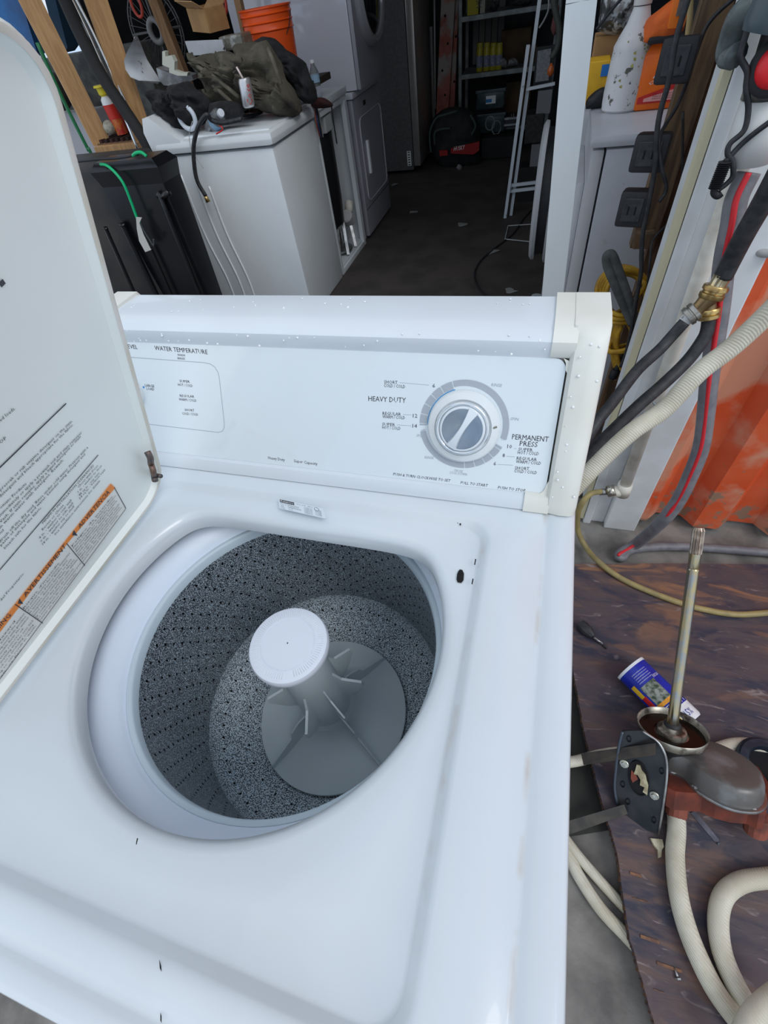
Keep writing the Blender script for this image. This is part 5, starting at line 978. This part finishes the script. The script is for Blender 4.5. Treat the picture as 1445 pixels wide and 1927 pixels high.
hose('folding_pole', [P(118,-10,y=2.84), P(150,62,y=2.84), P(190,140,y=2.82), P(230,200,y=2.80), P(262,248,y=2.78), P(284,285,y=2.76)], .030, mat('black_webbing', (.014,.014,.015), rough=.8), 'thick black padded strap leaning across the studs', 'strap')
hose('chrome_pole', [P(131,-10,y=2.88), P(163,56,y=2.88), P(189,115,y=2.87), P(222,190,y=2.86), P(262,288,y=2.84)], .007, CHROME, 'front one of two slanted chrome poles beside the black strap', 'pole')
hose('chrome_pole', [P(139,-10,y=2.92), P(176,62,y=2.92), P(212,140,y=2.91), P(250,220,y=2.90), P(268,262,y=2.9)], .006, CHROME, 'rear one of two slanted chrome poles beside the black strap', 'pole')
hose('green_pole', [P(70,80,y=2.80), P(120,190,y=2.80), P(165,280,y=2.80), P(183,312,y=2.80), P(183,312,y=2.80)+V((0,.0,-.9))], .009, mat('green_metal', (.01,.14,.05), rough=.4), 'thin dark green pole running along the left pine stud', 'pole')
# blue tarp, white cabinet, dark sack
m = M(); a = [P(*q, y=3.05) for q in ((-60,-30),(30,-30),(70,100),(52,110),(-40,60))]; m.prism(a, (0,.10,0)); m.build('blue_tarp', BLUE, label='bright blue tarp hanging at the far upper left', cat='tarp')
m = M(); a = [P(*q, y=3.35) for q in ((78,-25),(98,-25),(127,90),(120,100),(95,40))]; m.prism(a, (0,.10,0)); m.build('blue_sheet', mat('navy_tarp', (.01,.05,.10), rough=.6), label='dark blue sheet hanging between the pine studs', cat='tarp')
m = M(); a = P(40,345,y=3.5); b = P(175,206,y=3.5); m.box((a.x,3.5,0), (b.x,3.63,b.z), .01); wc = m.build('white_cabinet', mat('cabinet_white', (.42,.42,.45), rough=.5), label='white cabinet with panel seams behind the open washer lid', cat='cabinet')
for zz_ in (.35,.62): 
    m = M(); m.box((a.x,3.494,zz_), (b.x,3.4995,zz_+.006)); m.build('seam', BLACKM, wc)
m = M(); m.blob([P(*C1(*q), y=3.4) for q in ((270,480),(400,470),(450,560),(445,690),(400,725),(300,725),(250,600))], .07, (0,-1,.2), .2, 12); m.build('brown_sack', mat('dark_brown_felt', (.045,.032,.03), (.02,.018,.016), 14, rough=.9), label='dark brown round sack hanging above the white cabinet', cat='sack', smooth=True)
m = M(); a = P(100,150,y=3.42); m.tube([a, a+V((0,0,.9)), V((a.x,a.y,2.9))], .006, n=6); m.build('hanging_strap', BLACKM, bpy.data.objects['brown_sack'])
m = M(); a = [P(*q, y=3.6) for q in ((95,0),(118,0),(152,85),(140,80))]; m.prism(a, (0,.02,0)); m.build('white_sheet', mat('greyish_sheet', (.36,.37,.38), rough=.6), label='pale grey triangular sheet between studs near the top', cat='sheet')
m = M(); a = P(128,245,y=3.65); b = P(260,80,y=3.65); m.box((a.x,3.65,0), (b.x,3.9,b.z), .01); m.build('grey_crate', mat('dull_crate', (.05,.05,.05), (.10,.10,.09), 16, rough=.7), label='dull grey crate stack seen between the two big pine studs', cat='crate')
m = M(); a = P(235,185,y=3.5); b = P(330,20,y=3.5);
for u, v in ((256,8),(415,3)):
    c = P(u, v, y=3.55); m = M(); m.tube([c + V((math.cos(k*PI/6)*.030, 0, math.sin(k*PI/6)*.05)) for k in range(-8,3)], .008, n=8); m.build('red_hook', mat('red_carabiner%d'%u, (.45,.05,.03), rough=.4), label='red carabiner hanging at the top, %s' % ('left of the fan guard' if u < 300 else 'above the cardboard box'), cat='carabiner', smooth=True)
# black bins
BIN = mat('black_bin_plastic', (.006,.006,.008), (.009,.009,.011), 6, rough=.25)
t = thing('storage_bin', 'large black ribbed plastic bin tied with a green bungee cord', 'bin', (-1.58, 2.4, 0))
tz = P(310,296,y=2.2).z
m = M(); x0, x1 = P(165,310,y=2.2).x, P(298,310,y=2.2).x
m.loft([[V((xa,ya,0)) for xa, ya in ((x0+.06,2.24),(x1-.05,2.24),(x1-.05,2.33),(x0+.06,2.33))], [V((xa,ya,tz-.09)) for xa, ya in ((x0+.02,2.2),(x1-.015,2.2),(x1-.015,2.34),(x0+.02,2.34))], [V((xa,ya,tz-.03)) for xa, ya in ((x0,2.19),(x1,2.19),(x1,2.345),(x0,2.345))], [V((xa,ya,tz)) for xa, ya in ((x0+.03,2.21),(x1-.03,2.21),(x1-.03,2.33),(x0+.03,2.33))]], True, True); m.build('bin_body', BIN, t)
for (u0,v0,u1,v1,w) in ((303,372,372,545,.011),(285,470,318,545,.009),(200,432,250,545,.010),(232,425,290,545,.014)):
    m = M(); a = P(u0,v0,y=2.19); b = P(u1,v1,y=2.195); m.tube([a + V((-.02,.01,.004)) if u0 == 303 else a, a, a.lerp(b,.5), b, b+(b-a)*.5], w, n=10, sm=3); m.build('raised_rib', BIN, t, smooth=True)
m = M(); m.tube([P(306,370,y=2.185), P(318,362,y=2.18)], .014, n=8, sm=0); m.build('latch', BIN, t, smooth=True)
m = M(); a = P(120,320,y=2.25); m.box((a.x-.5, 2.3, 0), (x0-.02, 2.7, a.z-.02), .03); m.build('black_case', mat('black_case', (.02,.02,.022), (.04,.035,.03), 5, rough=.6), label='black case left of the ribbed bin, partly behind the lid', cat='case', auto=40)
GRN = mat('green_bungee', (.0,.42,.16), rough=.5)
t = thing('bungee_cord', 'bright green bungee cord with paper tag curling down the bin', 'bungee cord', P(230,350,y=2.17))
m = M(); m.tube([P(189,309,y=2.19), P(200,311,y=2.18), P(215,323,y=2.17), P(232,345,y=2.165), P(246,378,y=2.165), P(257,408,y=2.165), P(264,422,y=2.165)], .0062, n=8); m.build('cord', GRN, t, smooth=True)
m = M(); m.tube([P(264,420,y=2.16), P(272,436,y=2.16), P(282,452,y=2.16), P(289,462,y=2.16), P(289,450,y=2.16)], .004, n=8); m.build('hook', mat('dark_hook2', (.05,.055,.06), rough=.4), t, smooth=True)
m = M(); m.prism([P(*C1(*q), y=2.155) for q in ((880,1405),(918,1408),(902,1445),(930,1520),(978,1618),(940,1632),(900,1560),(885,1480))], (0,.0012,0)); m.build('paper_tag', mat('paper', (.50,.50,.47), rough=.8), t)
hose('bungee_cord', [P(250,293,y=2.18), P(256,288,y=2.17), P(266,287,y=2.17), P(276,294,y=2.17)], .0062, GRN, 'short second green bungee loop on the bin rim', 'bungee cord')
hose('black_strap', [P(128,306,y=2.2), P(180,300,y=2.18), P(225,297,y=2.18), P(260,290,y=2.18)], .005, BLACKM, 'thin black strap stretched above the ribbed bin', 'strap')
# opened washer
t = thing('opened_washer', 'white washer with its front panel missing, black tub exposed', 'washing machine', (-1.4, 3.6, 0))
for nm, a, b in (('side_panel',(-1.74,3.35,0),(-1.10,3.365,.90)),('side_panel',(-1.74,3.90,0),(-1.10,3.915,.90)),('back_panel',(-1.76,3.35,0),(-1.745,3.915,.90)),('top_panel',(-1.76,3.34,.90),(-1.09,3.92,.935)),('base_frame',(-1.74,3.365,.02),(-1.11,3.90,.05)),('front_rail',(-1.125,3.365,.0),(-1.10,3.90,.035)),('front_rail',(-1.125,3.365,.865),(-1.10,3.90,.90))):
    m = M(); m.box(a, b, .003); m.build(nm, W2E, t, auto=30)
m = M(); m.box((-1.125,3.90-.04,.03),(-1.095,3.90,.87)); m.build('corner_flange', W2E, t)
m = M(); m.lathe([(.16,.20),(.235,.25),(.245,.40),(.25,.80),(.235,.83)], (-1.38,3.60,0), n=40); m.build('black_tub', mat('tub_black', (.012,.012,.015), rough=.4), t, auto=40)
for nm, c, d_, r_, l_, mt in (('drain_pump',(-1.16,3.80,.20),(0,-.6,.5),.045,.10,mat('pump_white', (.5,.5,.5), rough=.5)),('pump_inlet',(-1.15,3.77,.27),(.1,.5,1),.028,.07,PVC),('motor',(-1.22,3.55,.10),(0,0,1),.07,.12,STEEL),('pulley',(-1.2,3.62,.07),(0,0,1),.09,.015,STEEL)):
    m = M(); m.lathe([(r_*.8,0),(r_,.1*l_),(r_,.9*l_),(r_*.8,l_)], c, d_, n=20); m.build(nm, mt, t, auto=40)
for k in range(3):
    m = M(); m.beam((-1.13+.01*k,3.40+k*.15,.06), (-1.16,3.52+k*.13,.24), .02, .008); m.build('suspension_arm', STEEL, t)
m = M(); c = P(*C3(240,740), x=-1.12); m.box(c + V((-.03,-.06,-.03)), c + V((.01,.06,.05)), .006); m.build('switch_block', mat('pale_switch', (.5,.52,.52), rough=.5), t)
for k, cl_ in enumerate(((.25,.05,.03),(.03,.07,.2),(.02,.02,.02),(.4,.4,.4))):
    m = M(); m.tube([P(*C3(165+k*4,620), x=-1.08), P(*C3(172+k*9,720), x=-1.07), P(*C3(195+k*6,810), x=-1.08)], .004, n=6); m.build('wire', mat('wire%d'%k, cl_, rough=.5), t, smooth=True)
m = M(); m.tube([P(*C3(262,620), x=-1.05), P(*C3(275,720), x=-1.05), P(*C3(295,850), x=-1.05)], .004, n=6); m.build('wire', BLACKM, t, smooth=True)
t = thing('water_bottle', 'clear upright water bottle with blue label on the opened washer', 'bottle', P(598,183,y=3.45)); bb_ = P(599,184,y=3.45); s = px_size(bb_); hz2 = P(591,112,y=3.45).z - bb_.z
m = M(); m.lathe([(8*s,0),(8.5*s,hz2*.1),(8*s,hz2*.4),(8.5*s,hz2*.68),(4*s,hz2*.86),(3.4*s,hz2*.93)], bb_, n=20, cap=False); m.build('bottle_body', CLEAR, t, smooth=True)
m = M(); m.lathe([(8.6*s,hz2*.42),(8.6*s,hz2*.62)], bb_, n=20, cap=False); m.build('label_band', mat('bottle_blue2', (.30,.48,.65), rough=.4), t, smooth=True); m = M(); m.lathe([(4*s,hz2*.92),(4*s,hz2)], bb_, n=14); m.build('cap', INKW, t, auto=40)
# stacked dryers
DRG = mat('dryer_grey_white', (.62,.63,.68), (.58,.59,.64), 3, rough=.25, coat=.4); DRF = mat('dryer_face_grey', (.36,.36,.40), (.33,.33,.37), 3, rough=.35)
t = thing('clothes_dryer', 'lower white dryer of the stack with rectangular door and white handle', 'dryer', (-1.4, 4.35, 0))
m = M(); m.box((-1.76,4.0,0),(-1.13,4.67,.85),.006); m.build('body', DRG, t, auto=30); m = M(); m.box((-1.77,3.99,.852),(-1.08,4.68,.885),.01); m.build('top_panel', DRG, t, auto=30)
m = M(); m.box((-1.128,4.0,.02),(-1.09,4.67,.85),.012); m.build('front_panel', DRF, t, auto=30)
dp = rr_poly(4.07,4.60,.24,.74,.05)
m = M(); m.prism([V((-1.09,y_,z_)) for y_, z_ in dp], (.008,0,0)); m.build('door', DRF, t)
m = M(); m.tube([V((-1.082,y_,z_)) for y_, z_ in dp + [dp[0]]], .004, n=6, sm=0); m.build('door_trim', mat('trim_pale', (.55,.55,.6), rough=.4), t, smooth=True)
m = M(); m.box((-1.085,4.155,.40),(-1.065,4.185,.60),.004); m.build('door_handle', INKW, t); m = M(); m.box((-1.09,4.22,.785),(-1.086,4.27,.81)); m.build('badge', BLACKM, t)
m = M(); m.box((-1.092,4.01,.20),(-1.088,4.66,.204)); m.build('kick_seam', BLACKM, t)
ux = P(680,167,y=4.03).x
t = thing('clothes_dryer', 'upper glossy grey-white dryer with round porthole door, top of the stack', 'dryer', (-1.4, 4.35, .89))
m = M(); m.box((-1.85,4.03,.89),(ux-.03,4.68,1.80),.008); m.build('body', mat('glossy_dryer', (.60,.61,.67), rough=.1, coat=.6), t, auto=30)
m = M(); m.box((ux-.029,4.03,.89),(ux,4.68,1.80),.012); m.build('front_panel', DRF, t, auto=30)
zc_ = P(697,86,x=ux+.03).z + .25
m = M(); m.lathe([(.265,0),(.265,.03),(.24,.05),(.215,.045),(.205,.02)], (ux,4.355,zc_), (1,0,0), n=56, cap=False); m.build('door_ring', mat('silver_ring', (.5,.5,.53), rough=.2, metal=.4), t, auto=40)
m = M(); m.lathe([(.21,.03),(.1,.045),(.0,.047)], (ux,4.355,zc_), (1,0,0), n=40, cap=False); m.build('door_glass', mat('dark_glass2', (.012,.013,.016), rough=.06), t, smooth=True)
# refrigerator
t = thing('refrigerator', 'tall grey refrigerator with stainless front edge at the garage rear', 'refrigerator', (-1.4, 6.0, 0))
m = M(); m.box((-1.85,5.70,.03),(-1.12,6.35,1.85),.01); m.build('body', mat('fridge_grey', (.115,.115,.12), (.095,.095,.10), 40, rough=.6), t, auto=30)
m = M(); m.box((-1.115,5.70,.06),(-1.045,6.35,1.85),.012); m.build('door', mat('stainless', (.40,.39,.37), (.34,.33,.32), 4, rough=.3, metal=.6), t, auto=30)
m = M(); a = P(765,285,y=5.69); b = P(774,312,y=5.69); m.box((a.x,5.695,b.z),(b.x,5.699,a.z)); lb2 = m.build('barcode_label', LABELW, t)
for k in range(6):
    m = M(); zz_ = b.z + (a.z-b.z)*(k+.3)/6; m.box((a.x+.01,5.6925,zz_),(b.x-.01,5.6945,zz_+.008)); m.build('barcode_bar', BLACKM, lb2)
# painted beams
for (u0,v0,u1,v1,w,dy,lb) in ((845,-20,833,208,.125,0,'wider'),(858,-20,851,180,.06,.08,'narrower')):
    a = P(u1,v1,y=6.3+dy); b = P(u0,v0,y=6.3+dy); t = thing('steel_beam', '%s of two worn salmon-red steel beams standing beside the refrigerator' % lb, 'beam', V((a.x,6.3+dy,0)))
    m = M(); dd = (b-a).normalized(); m.beam(a - dd*(a.z-.02)*1.0, b + dd*.8, w, .05, up=(0,1,0)); m.build('beam_face', mat('salmon_paint_'+lb, (.36,.12,.085), (.28,.09,.065), 12, rough=.7, c3=(.32,.29,.27), s3=3.2, lo3=.5, hi3=.56), t)
    for k in range(4):
        m = M(); c = a.lerp(b, .15+k*.22) + V((.02*(-1)**k,-.028,0)); m.lathe([(.01,0),(.01,.004)], c, (0,-1,0), n=10); m.build('bolt_hole', HOLE, t)
hose('steel_pole', [P(817,-20,y=6.35), P(819,205,y=6.35)], .008, GALV, 'thin grey pole between the refrigerator and red beams', 'pole')
fbox('pale_plank', 803,50, 813,120, 6.5, .03, GALV, 'narrow pale grey plank standing behind the refrigerator edge', 'plank', z0=0)
# shelf unit
SHM = mat('dull_shelf_steel', (.24,.26,.25), (.16,.17,.16), 12, rough=.45, metal=.3)
t = thing('shelving_unit', 'grey steel shelving unit holding spray cans and boxes at the rear', 'shelf', (-.35, 6.5, 0))
xa, xb = -.745, .12
for x_ in (xa, xb):
    for y_ in (6.30, 6.72):
        m = M(); m.box((x_-.015,y_-.015,0),(x_+.015,y_+.015,1.9)); m.build('upright', SHM, t)
for z_ in (.20,.63,1.02,1.45):
    m = M(); m.box((xa,6.28,z_-.035),(xb,6.74,z_),.003); m.build('shelf_board', SHM, t)
for k in range(5):
    m = M(); x_ = xa + .05 + k*.062; m.box((x_,6.76,.64),(x_+.055,6.775,1.45)); m.build('back_slat', mat('grey_slat%d'%k, (.13+.02*(k%2),.135+.02*(k%2),.13), rough=.7), t)
for k, (u0,v0,u1,v1,y_,lb) in enumerate(((940,50,1000,128,6.6,'large brown cardboard box on the middle shelf'),(948,150,1000,215,6.55,'dark brown cardboard box below the middle shelf'),(985,85,1010,125,6.45,'smaller brown carton at the right of the middle shelf'))):
    fbox('cardboard_box', u0,v0,u1,v1,y_,.12, mat('dim_card%d'%k, (.10,.065,.035), (.07,.045,.025), 8, rough=.9), lb, 'box', z0=(.632,.202,.632)[k])
t0_ = None
for k, u in enumerate((902,915,927,938)):
    c = P(u,127,y=6.34); c.z = .632; s = px_size(c); r_ = 6.0*s; h_ = P(u,80,y=6.34).z - .632
    lbn = ('leftmost','second from left','third from left','rightmost')[k]
    t = thing('spray_can', '%s of four yellow spray cans on the middle shelf' % lbn, 'spray can', c, 'yellow spray cans on the shelf')
    m = M(); m.lathe([(r_*.95,0),(r_,.004),(r_,h_*.80),(r_*.9,h_*.84)], c, n=20); m.build('can_body', mat('can_yellow%d'%k, (.38,.33,.02), (.33,.28,.02), 20, rough=.3), t, auto=40)
    m = M(); m.lathe([(r_*1.01,h_*.16),(r_*1.01,h_*.56)], c, n=20, cap=False); m.build('can_label', mat('can_lbl%d'%k, (.28,.28,.30), (.12,.13,.25), 50, rough=.4), t, smooth=True)
    m = M(); m.lathe([(r_*.92,h_*.84),(r_*.9,h_)], c, n=20); m.build('can_cap', mat('cap_yellow%d'%k, (.34,.30,.03), rough=.4), t, auto=40)
o, a, b = fbox('yellow_box', 879,-30,901,24, 6.33, .15, mat('yellow_box', (.42,.36,.02), rough=.6), 'yellow box with black lettering on the upper shelf', 'box', z0=1.02)
Ty = T(); Ty.put('HEAVY', V((a.x+.13,6.326,1.06)), V((a.x+.13,6.326,1.20)), (-1,0,0), .05); Ty.build('box_text', INK, o, kind='stuff')
fbox('pale_box', 903,-30,914,20, 6.33, .12, mat('pale_yellow_box', (.34,.34,.26), rough=.6), 'slim pale box right of the yellow box on the upper shelf', 'box', z0=1.02)
for k, (pts, lb, cl_) in enumerate(((((660,100),(700,20),(760,10),(770,60),(730,110)),'tangle of grey cable on the upper shelf',(.06,.06,.06)),(((860,60),(960,-10),(1100,-10),(1100,40),(980,60)),'dark clutter at the right of the upper shelf',(.03,.035,.035)),
    (((760,690),(770,610),(820,600),(850,640),(840,700)),'crumpled white paper beside the spray cans',(.34,.34,.33)),(((850,690),(870,610),(920,600),(960,640),(950,680)),'second crumpled white paper right of the spray cans',(.30,.30,.29)))):
    blobpx('shelf_clutter' if k < 2 else 'crumpled_paper', pts, 6.36, .04, mat('clutter%d'%k, cl_, tuple(c*.5 for c in cl_), 30, rough=.7, bump=.6, bscale=40), lb, 'clutter' if k < 2 else 'paper', .5, k+20, 12, cf=C8)
TEAL = mat('teal_bin', (.025,.045,.045), (.05,.075,.075), 18, rough=.3)
for k, (u0,v0,u1,v1,y_,lb) in enumerate(((896,166,950,208,6.20,'upper dark teal plastic bin with blue and white label'),(898,212,950,252,6.15,'lower dark teal plastic bin holding coiled white tubing'))):
    a = P(u0,v1,y=y_); b = P(u1,v0,y=y_); t = thing('plastic_bin', lb, 'bin', V(((a.x+b.x)/2,y_,a.z)))
    m = M(); m.box((a.x,y_,a.z),(b.x,y_+.12,b.z),.012); m.build('bin_body', TEAL, t, auto=40); m = M(); m.box((a.x-.01,y_-.012,b.z-.02),(b.x+.01,y_+.12,b.z+.004),.004); m.build('bin_rim', TEAL, t)
    if k == 0:
        q0, q1 = P(914,196,y=y_-.002), P(933,179,y=y_-.002); m = M(); m.box((q0.x,y_-.004,q0.z),(q1.x,y_-.001,q1.z)); m.build('white_label', LABELW, t); m = M(); m.box((q0.x,y_-.006,q0.z+.01),(q0.x+(q1.x-q0.x)*.6,y_-.0045,q0.z+(q1.z-q0.z)*.6)); m.build('blue_patch', mat('patch_blue', (.02,.2,.45), rough=.4), t)
    else:
        for u, v in ((922,232),(934,240)):
            c = P(u,v,y=y_-.01); m = M(); m.tube([c + V((math.cos(j*PI/6)*.045,0,math.sin(j*PI/6)*.055)) for j in range(13)], .006, n=6, sm=0); m.build('coiled_tube', mat('dull_tube%d'%u, (.25,.27,.27), rough=.5), t, smooth=True)
t = thing('toolbox', 'low grey toolbox with metal latch right of the teal bins', 'toolbox', P(962,240,y=6.1)); a = P(948,240,y=6.1); b = P(978,218,y=6.1)
m = M(); m.box((a.x,6.1,a.z),(b.x,6.3,b.z),.01); m.build('case', mat('toolbox_dark', (.03,.03,.035), rough=.4), t)
for zz_ in (a.z+.01, b.z-.02):
    m = M(); m.box((a.x,6.094,zz_),(b.x,6.099,zz_+.015)); m.build('metal_edge', STEEL, t)
m = M(); m.tube([P(962,220,y=6.09), P(962,213,y=6.09), P(966,213,y=6.09), P(966,220,y=6.09)], .006, n=6, sm=0); m.build('latch', CHROME, t)
# tool bag
t = thing('tool_bag', 'black duffel tool bag with red band on the garage floor', 'bag', P(858,322,y=5.9))
m = M(); m.blob([P(*C8(*q), y=5.9) for q in ((60,1250),(130,1170),(250,1110),(360,1105),(480,1150),(560,1300),(570,1450),(560,1560),(570,1700),(450,1740),(250,1760),(130,1700),(70,1600),(40,1400))], .14, (0,-1,.15), .12, 31, sc=4); m.build('bag_body', mat('bag_black', (.010,.011,.012), (.018,.02,.02), 14, rough=.8), t, smooth=True)
for q in (((60,1580),(50,1380),(110,1230),(200,1190),(330,1150)),((100,1500),(100,1380),(160,1340),(260,1330)),((480,1400),(520,1300),(470,1190))):
    m = M(); m.tube([P(*C8(*w_), y=5.73) for w_ in q], .010, n=6); m.build('piping', mat('teal_piping%d'%q[0][0], (.04,.065,.06), rough=.7), t, smooth=True)
m = M(); m.prism([P(*C8(*q), y=5.70) for q in ((265,1540),(560,1468),(556,1560),(500,1600),(265,1590))], (0,.03,0)); rbd = m.build('red_band', mat('bag_red', (.30,.012,.012), rough=.7), t)
m = M(); m.prism([P(*C8(*q), y=5.71) for q in ((145,1560),(230,1560),(232,1610),(150,1618))], (0,.03,0)); m.build('red_band', mat('bag_red2', (.30,.012,.012), rough=.7), t)
Th = T(); Th.put('HUSKY', P(*C8(295,1565), y=5.695), P(*C8(412,1545), y=5.695), (0,0,1), .035, shear=.2); Th.build('band_text', INKW, rbd, kind='stuff')
blobpx('rag', ((320,1740),(345,1700),(380,1715),(375,1760),(350,1770)), 5.72, .02, mat('grey_rag', (.2,.2,.2), rough=.9), 'small grey scrap in front of the tool bag', 'rag', .4, 40, cf=C8)
fbox('dark_crate', 905,255, 975,300, 6.0, .3, mat('dark_crate', (.012,.012,.012), rough=.7), 'low black crate right of the tool bag', 'crate')
# white frame ladder
LW = mat('ladder_white', (.62,.66,.70), rough=.4); yl = 4.35
t = thing('ladder', 'narrow white metal frame leaning upright near the porthole washer', 'frame', P(955,412,y=yl))
for q0, q1, w, nm in (((994,84),(950,412),.022,'front_leg'),((1018,-20),(961,407),.022,'rear_leg')):
    m = M(); m.beam(P(*q1,y=yl if nm == 'front_leg' else yl+.05), P(*q0,y=yl if nm == 'front_leg' else yl+.05), w, .02, up=(0,1,0)); m.build(nm, LW, t)
for q0, q1, w in (((990,168),(1044,157),.016),((959,349),(1010,343),.02),((957,360),(1008,354),.02)):
    m = M(); m.beam(P(*q0,y=yl+.02), P(*q1,y=yl+.02), w, .016, up=(0,1,0)); m.build('cross_bar', LW, t)
for q in ((984,163),(962,354),(953,405)):
    m = M(); m.lathe([(.006,0),(.006,.004)], P(*q,y=yl-.012), (0,-1,0), n=8); m.build('rivet', STEEL, t)
o, a, b = fbox('notice_board', 1002,84, 1046,168, 4.7, .02, BLACKM, 'black board with printed paper sheet behind the white frame', 'board')
m = M(); m.prism([P(*q, y=4.69) for q in ((1012,96),(1037,91),(1032,151),(1007,155))], (0,.003,0)); m.build('paper_sheet', mat('printed_sheet', (.30,.31,.32), (.22,.23,.24), 60, rough=.7), o)
fbox('grey_carton', 1008,168, 1040,216, 4.72, .1, mat('dull_carton', (.22,.22,.23), rough=.7), 'grey carton below the black board', 'carton')
fbox('black_crate', 986,214, 1024,271, 4.7, .2, mat('ribbed_black', (.015,.016,.016), (.03,.03,.03), 40, rough=.6), 'black ribbed crate behind the white frame', 'crate')
fbox('grey_carton', 996,270, 1020,316, 4.72, .1, mat('dull_carton2', (.20,.20,.21), rough=.7), 'smaller grey carton under the ribbed crate', 'carton')
fbox('black_crate', 976,314, 1016,352, 4.7, .2, mat('ribbed_black2', (.012,.012,.012), rough=.6), 'lower black crate by the foot of the white frame', 'crate', z0=0)
blobpx('hanging_cloth', ((1300,300),(1320,180),(1350,60),(1385,60),(1380,200),(1365,330),(1330,365)), 4.2, .03, mat('dim_pink', (.16,.06,.055), rough=.9), 'dull pink cloth strip hanging beside the white post', 'cloth', .3, 41, cf=C8)
m = M(); a = P(*C8(1365,80), y=4.2); m.tube([a, V((a.x,a.y,2.9))], .005, n=6, sm=0); m.build('hanging_string', BLACKM, bpy.data.objects['hanging_cloth'])
hose('hanging_hose', [P(*C8(1320,-60), y=4.0), P(*C8(1345,100), y=4.0), P(*C8(1385,300), y=4.0), P(*C8(1370,480), y=4.0), P(*C8(1310,600), y=4.0)], .016, mat('dim_green_hose', (.05,.055,.045), rough=.6), 'dull green hose hanging in front of the printed sheet', 'hose')
hose('hanging_wire', [P(*C8(1280,-50), y=4.1), P(*C8(1275,100), y=4.1), P(*C8(1230,210), y=4.1), P(*C8(1180,290), y=4.1)], .005, mat('pale_wire', (.25,.25,.25), rough=.5), 'pale curved wire hanging above the black board', 'wire')
c = P(*C8(1300,725), y=4.0); m = M(); m.lathe([(.001,-.03),(.017,-.018),(.02,0),(.012,.018),(.004,.03)], c, n=14); m.build('amber_lens', mat('amber', (.45,.10,.02), rough=.15), label='small amber lens hanging at the end of the green hose', cat='lens', smooth=True)
# floor cable and litter
hose('floor_cable', [P(1000,395,z=.008), P(985,412,z=.008), P(965,440,z=.008), P(930,468,z=.008), P(905,490,z=.008), P(893,515,z=.008), P(900,540,z=.008), P(915,556,z=.008), P(950,580,z=.008)], .006, BLACKM, 'thin black cable curving across the dark garage floor', 'cable')
for k, (u, v) in enumerate(((742,348),(780,399),(962,548),(870,423),(722,330),(930,475))):
    c = P(u,v,z=.002); m = M(); m.add([c+V((random.uniform(-.02,.02),random.uniform(-.02,.02),0)) + V((dx*.025,dy*.02,dz)) for dx,dy,dz in ((-1,-1,0),(1,-1,.004),(1,1,0),(-1,1,.006),(-1,-1,.002),(1,-1,.006),(1,1,.002),(-1,1,.008))], [(0,1,2,3),(4,7,6,5),(0,4,5,1),(1,5,6,2),(2,6,7,3),(3,7,4,0)])
    m.build('paper_scrap', mat('scrap%d'%k, (.25,.25,.24), rough=.8), label='small pale paper scrap on the garage floor, %s' % ('beside the stacked dryers','in the middle of the aisle','near the pale plastic cap','halfway to the rear','in front of the refrigerator','beside the floor cable')[k], cat='scrap')
m = M()
for q in (((956,425),(1000,422)),((950,450),(1000,455)),((956,425),(950,450))): m.tube([P(*q[0],z=.012), P(*q[1],z=.012)], .004, n=6, sm=0)
m.build('wire_rack', GALV, label='thin wire rack lying by the porthole washer', cat='rack', kind=None)
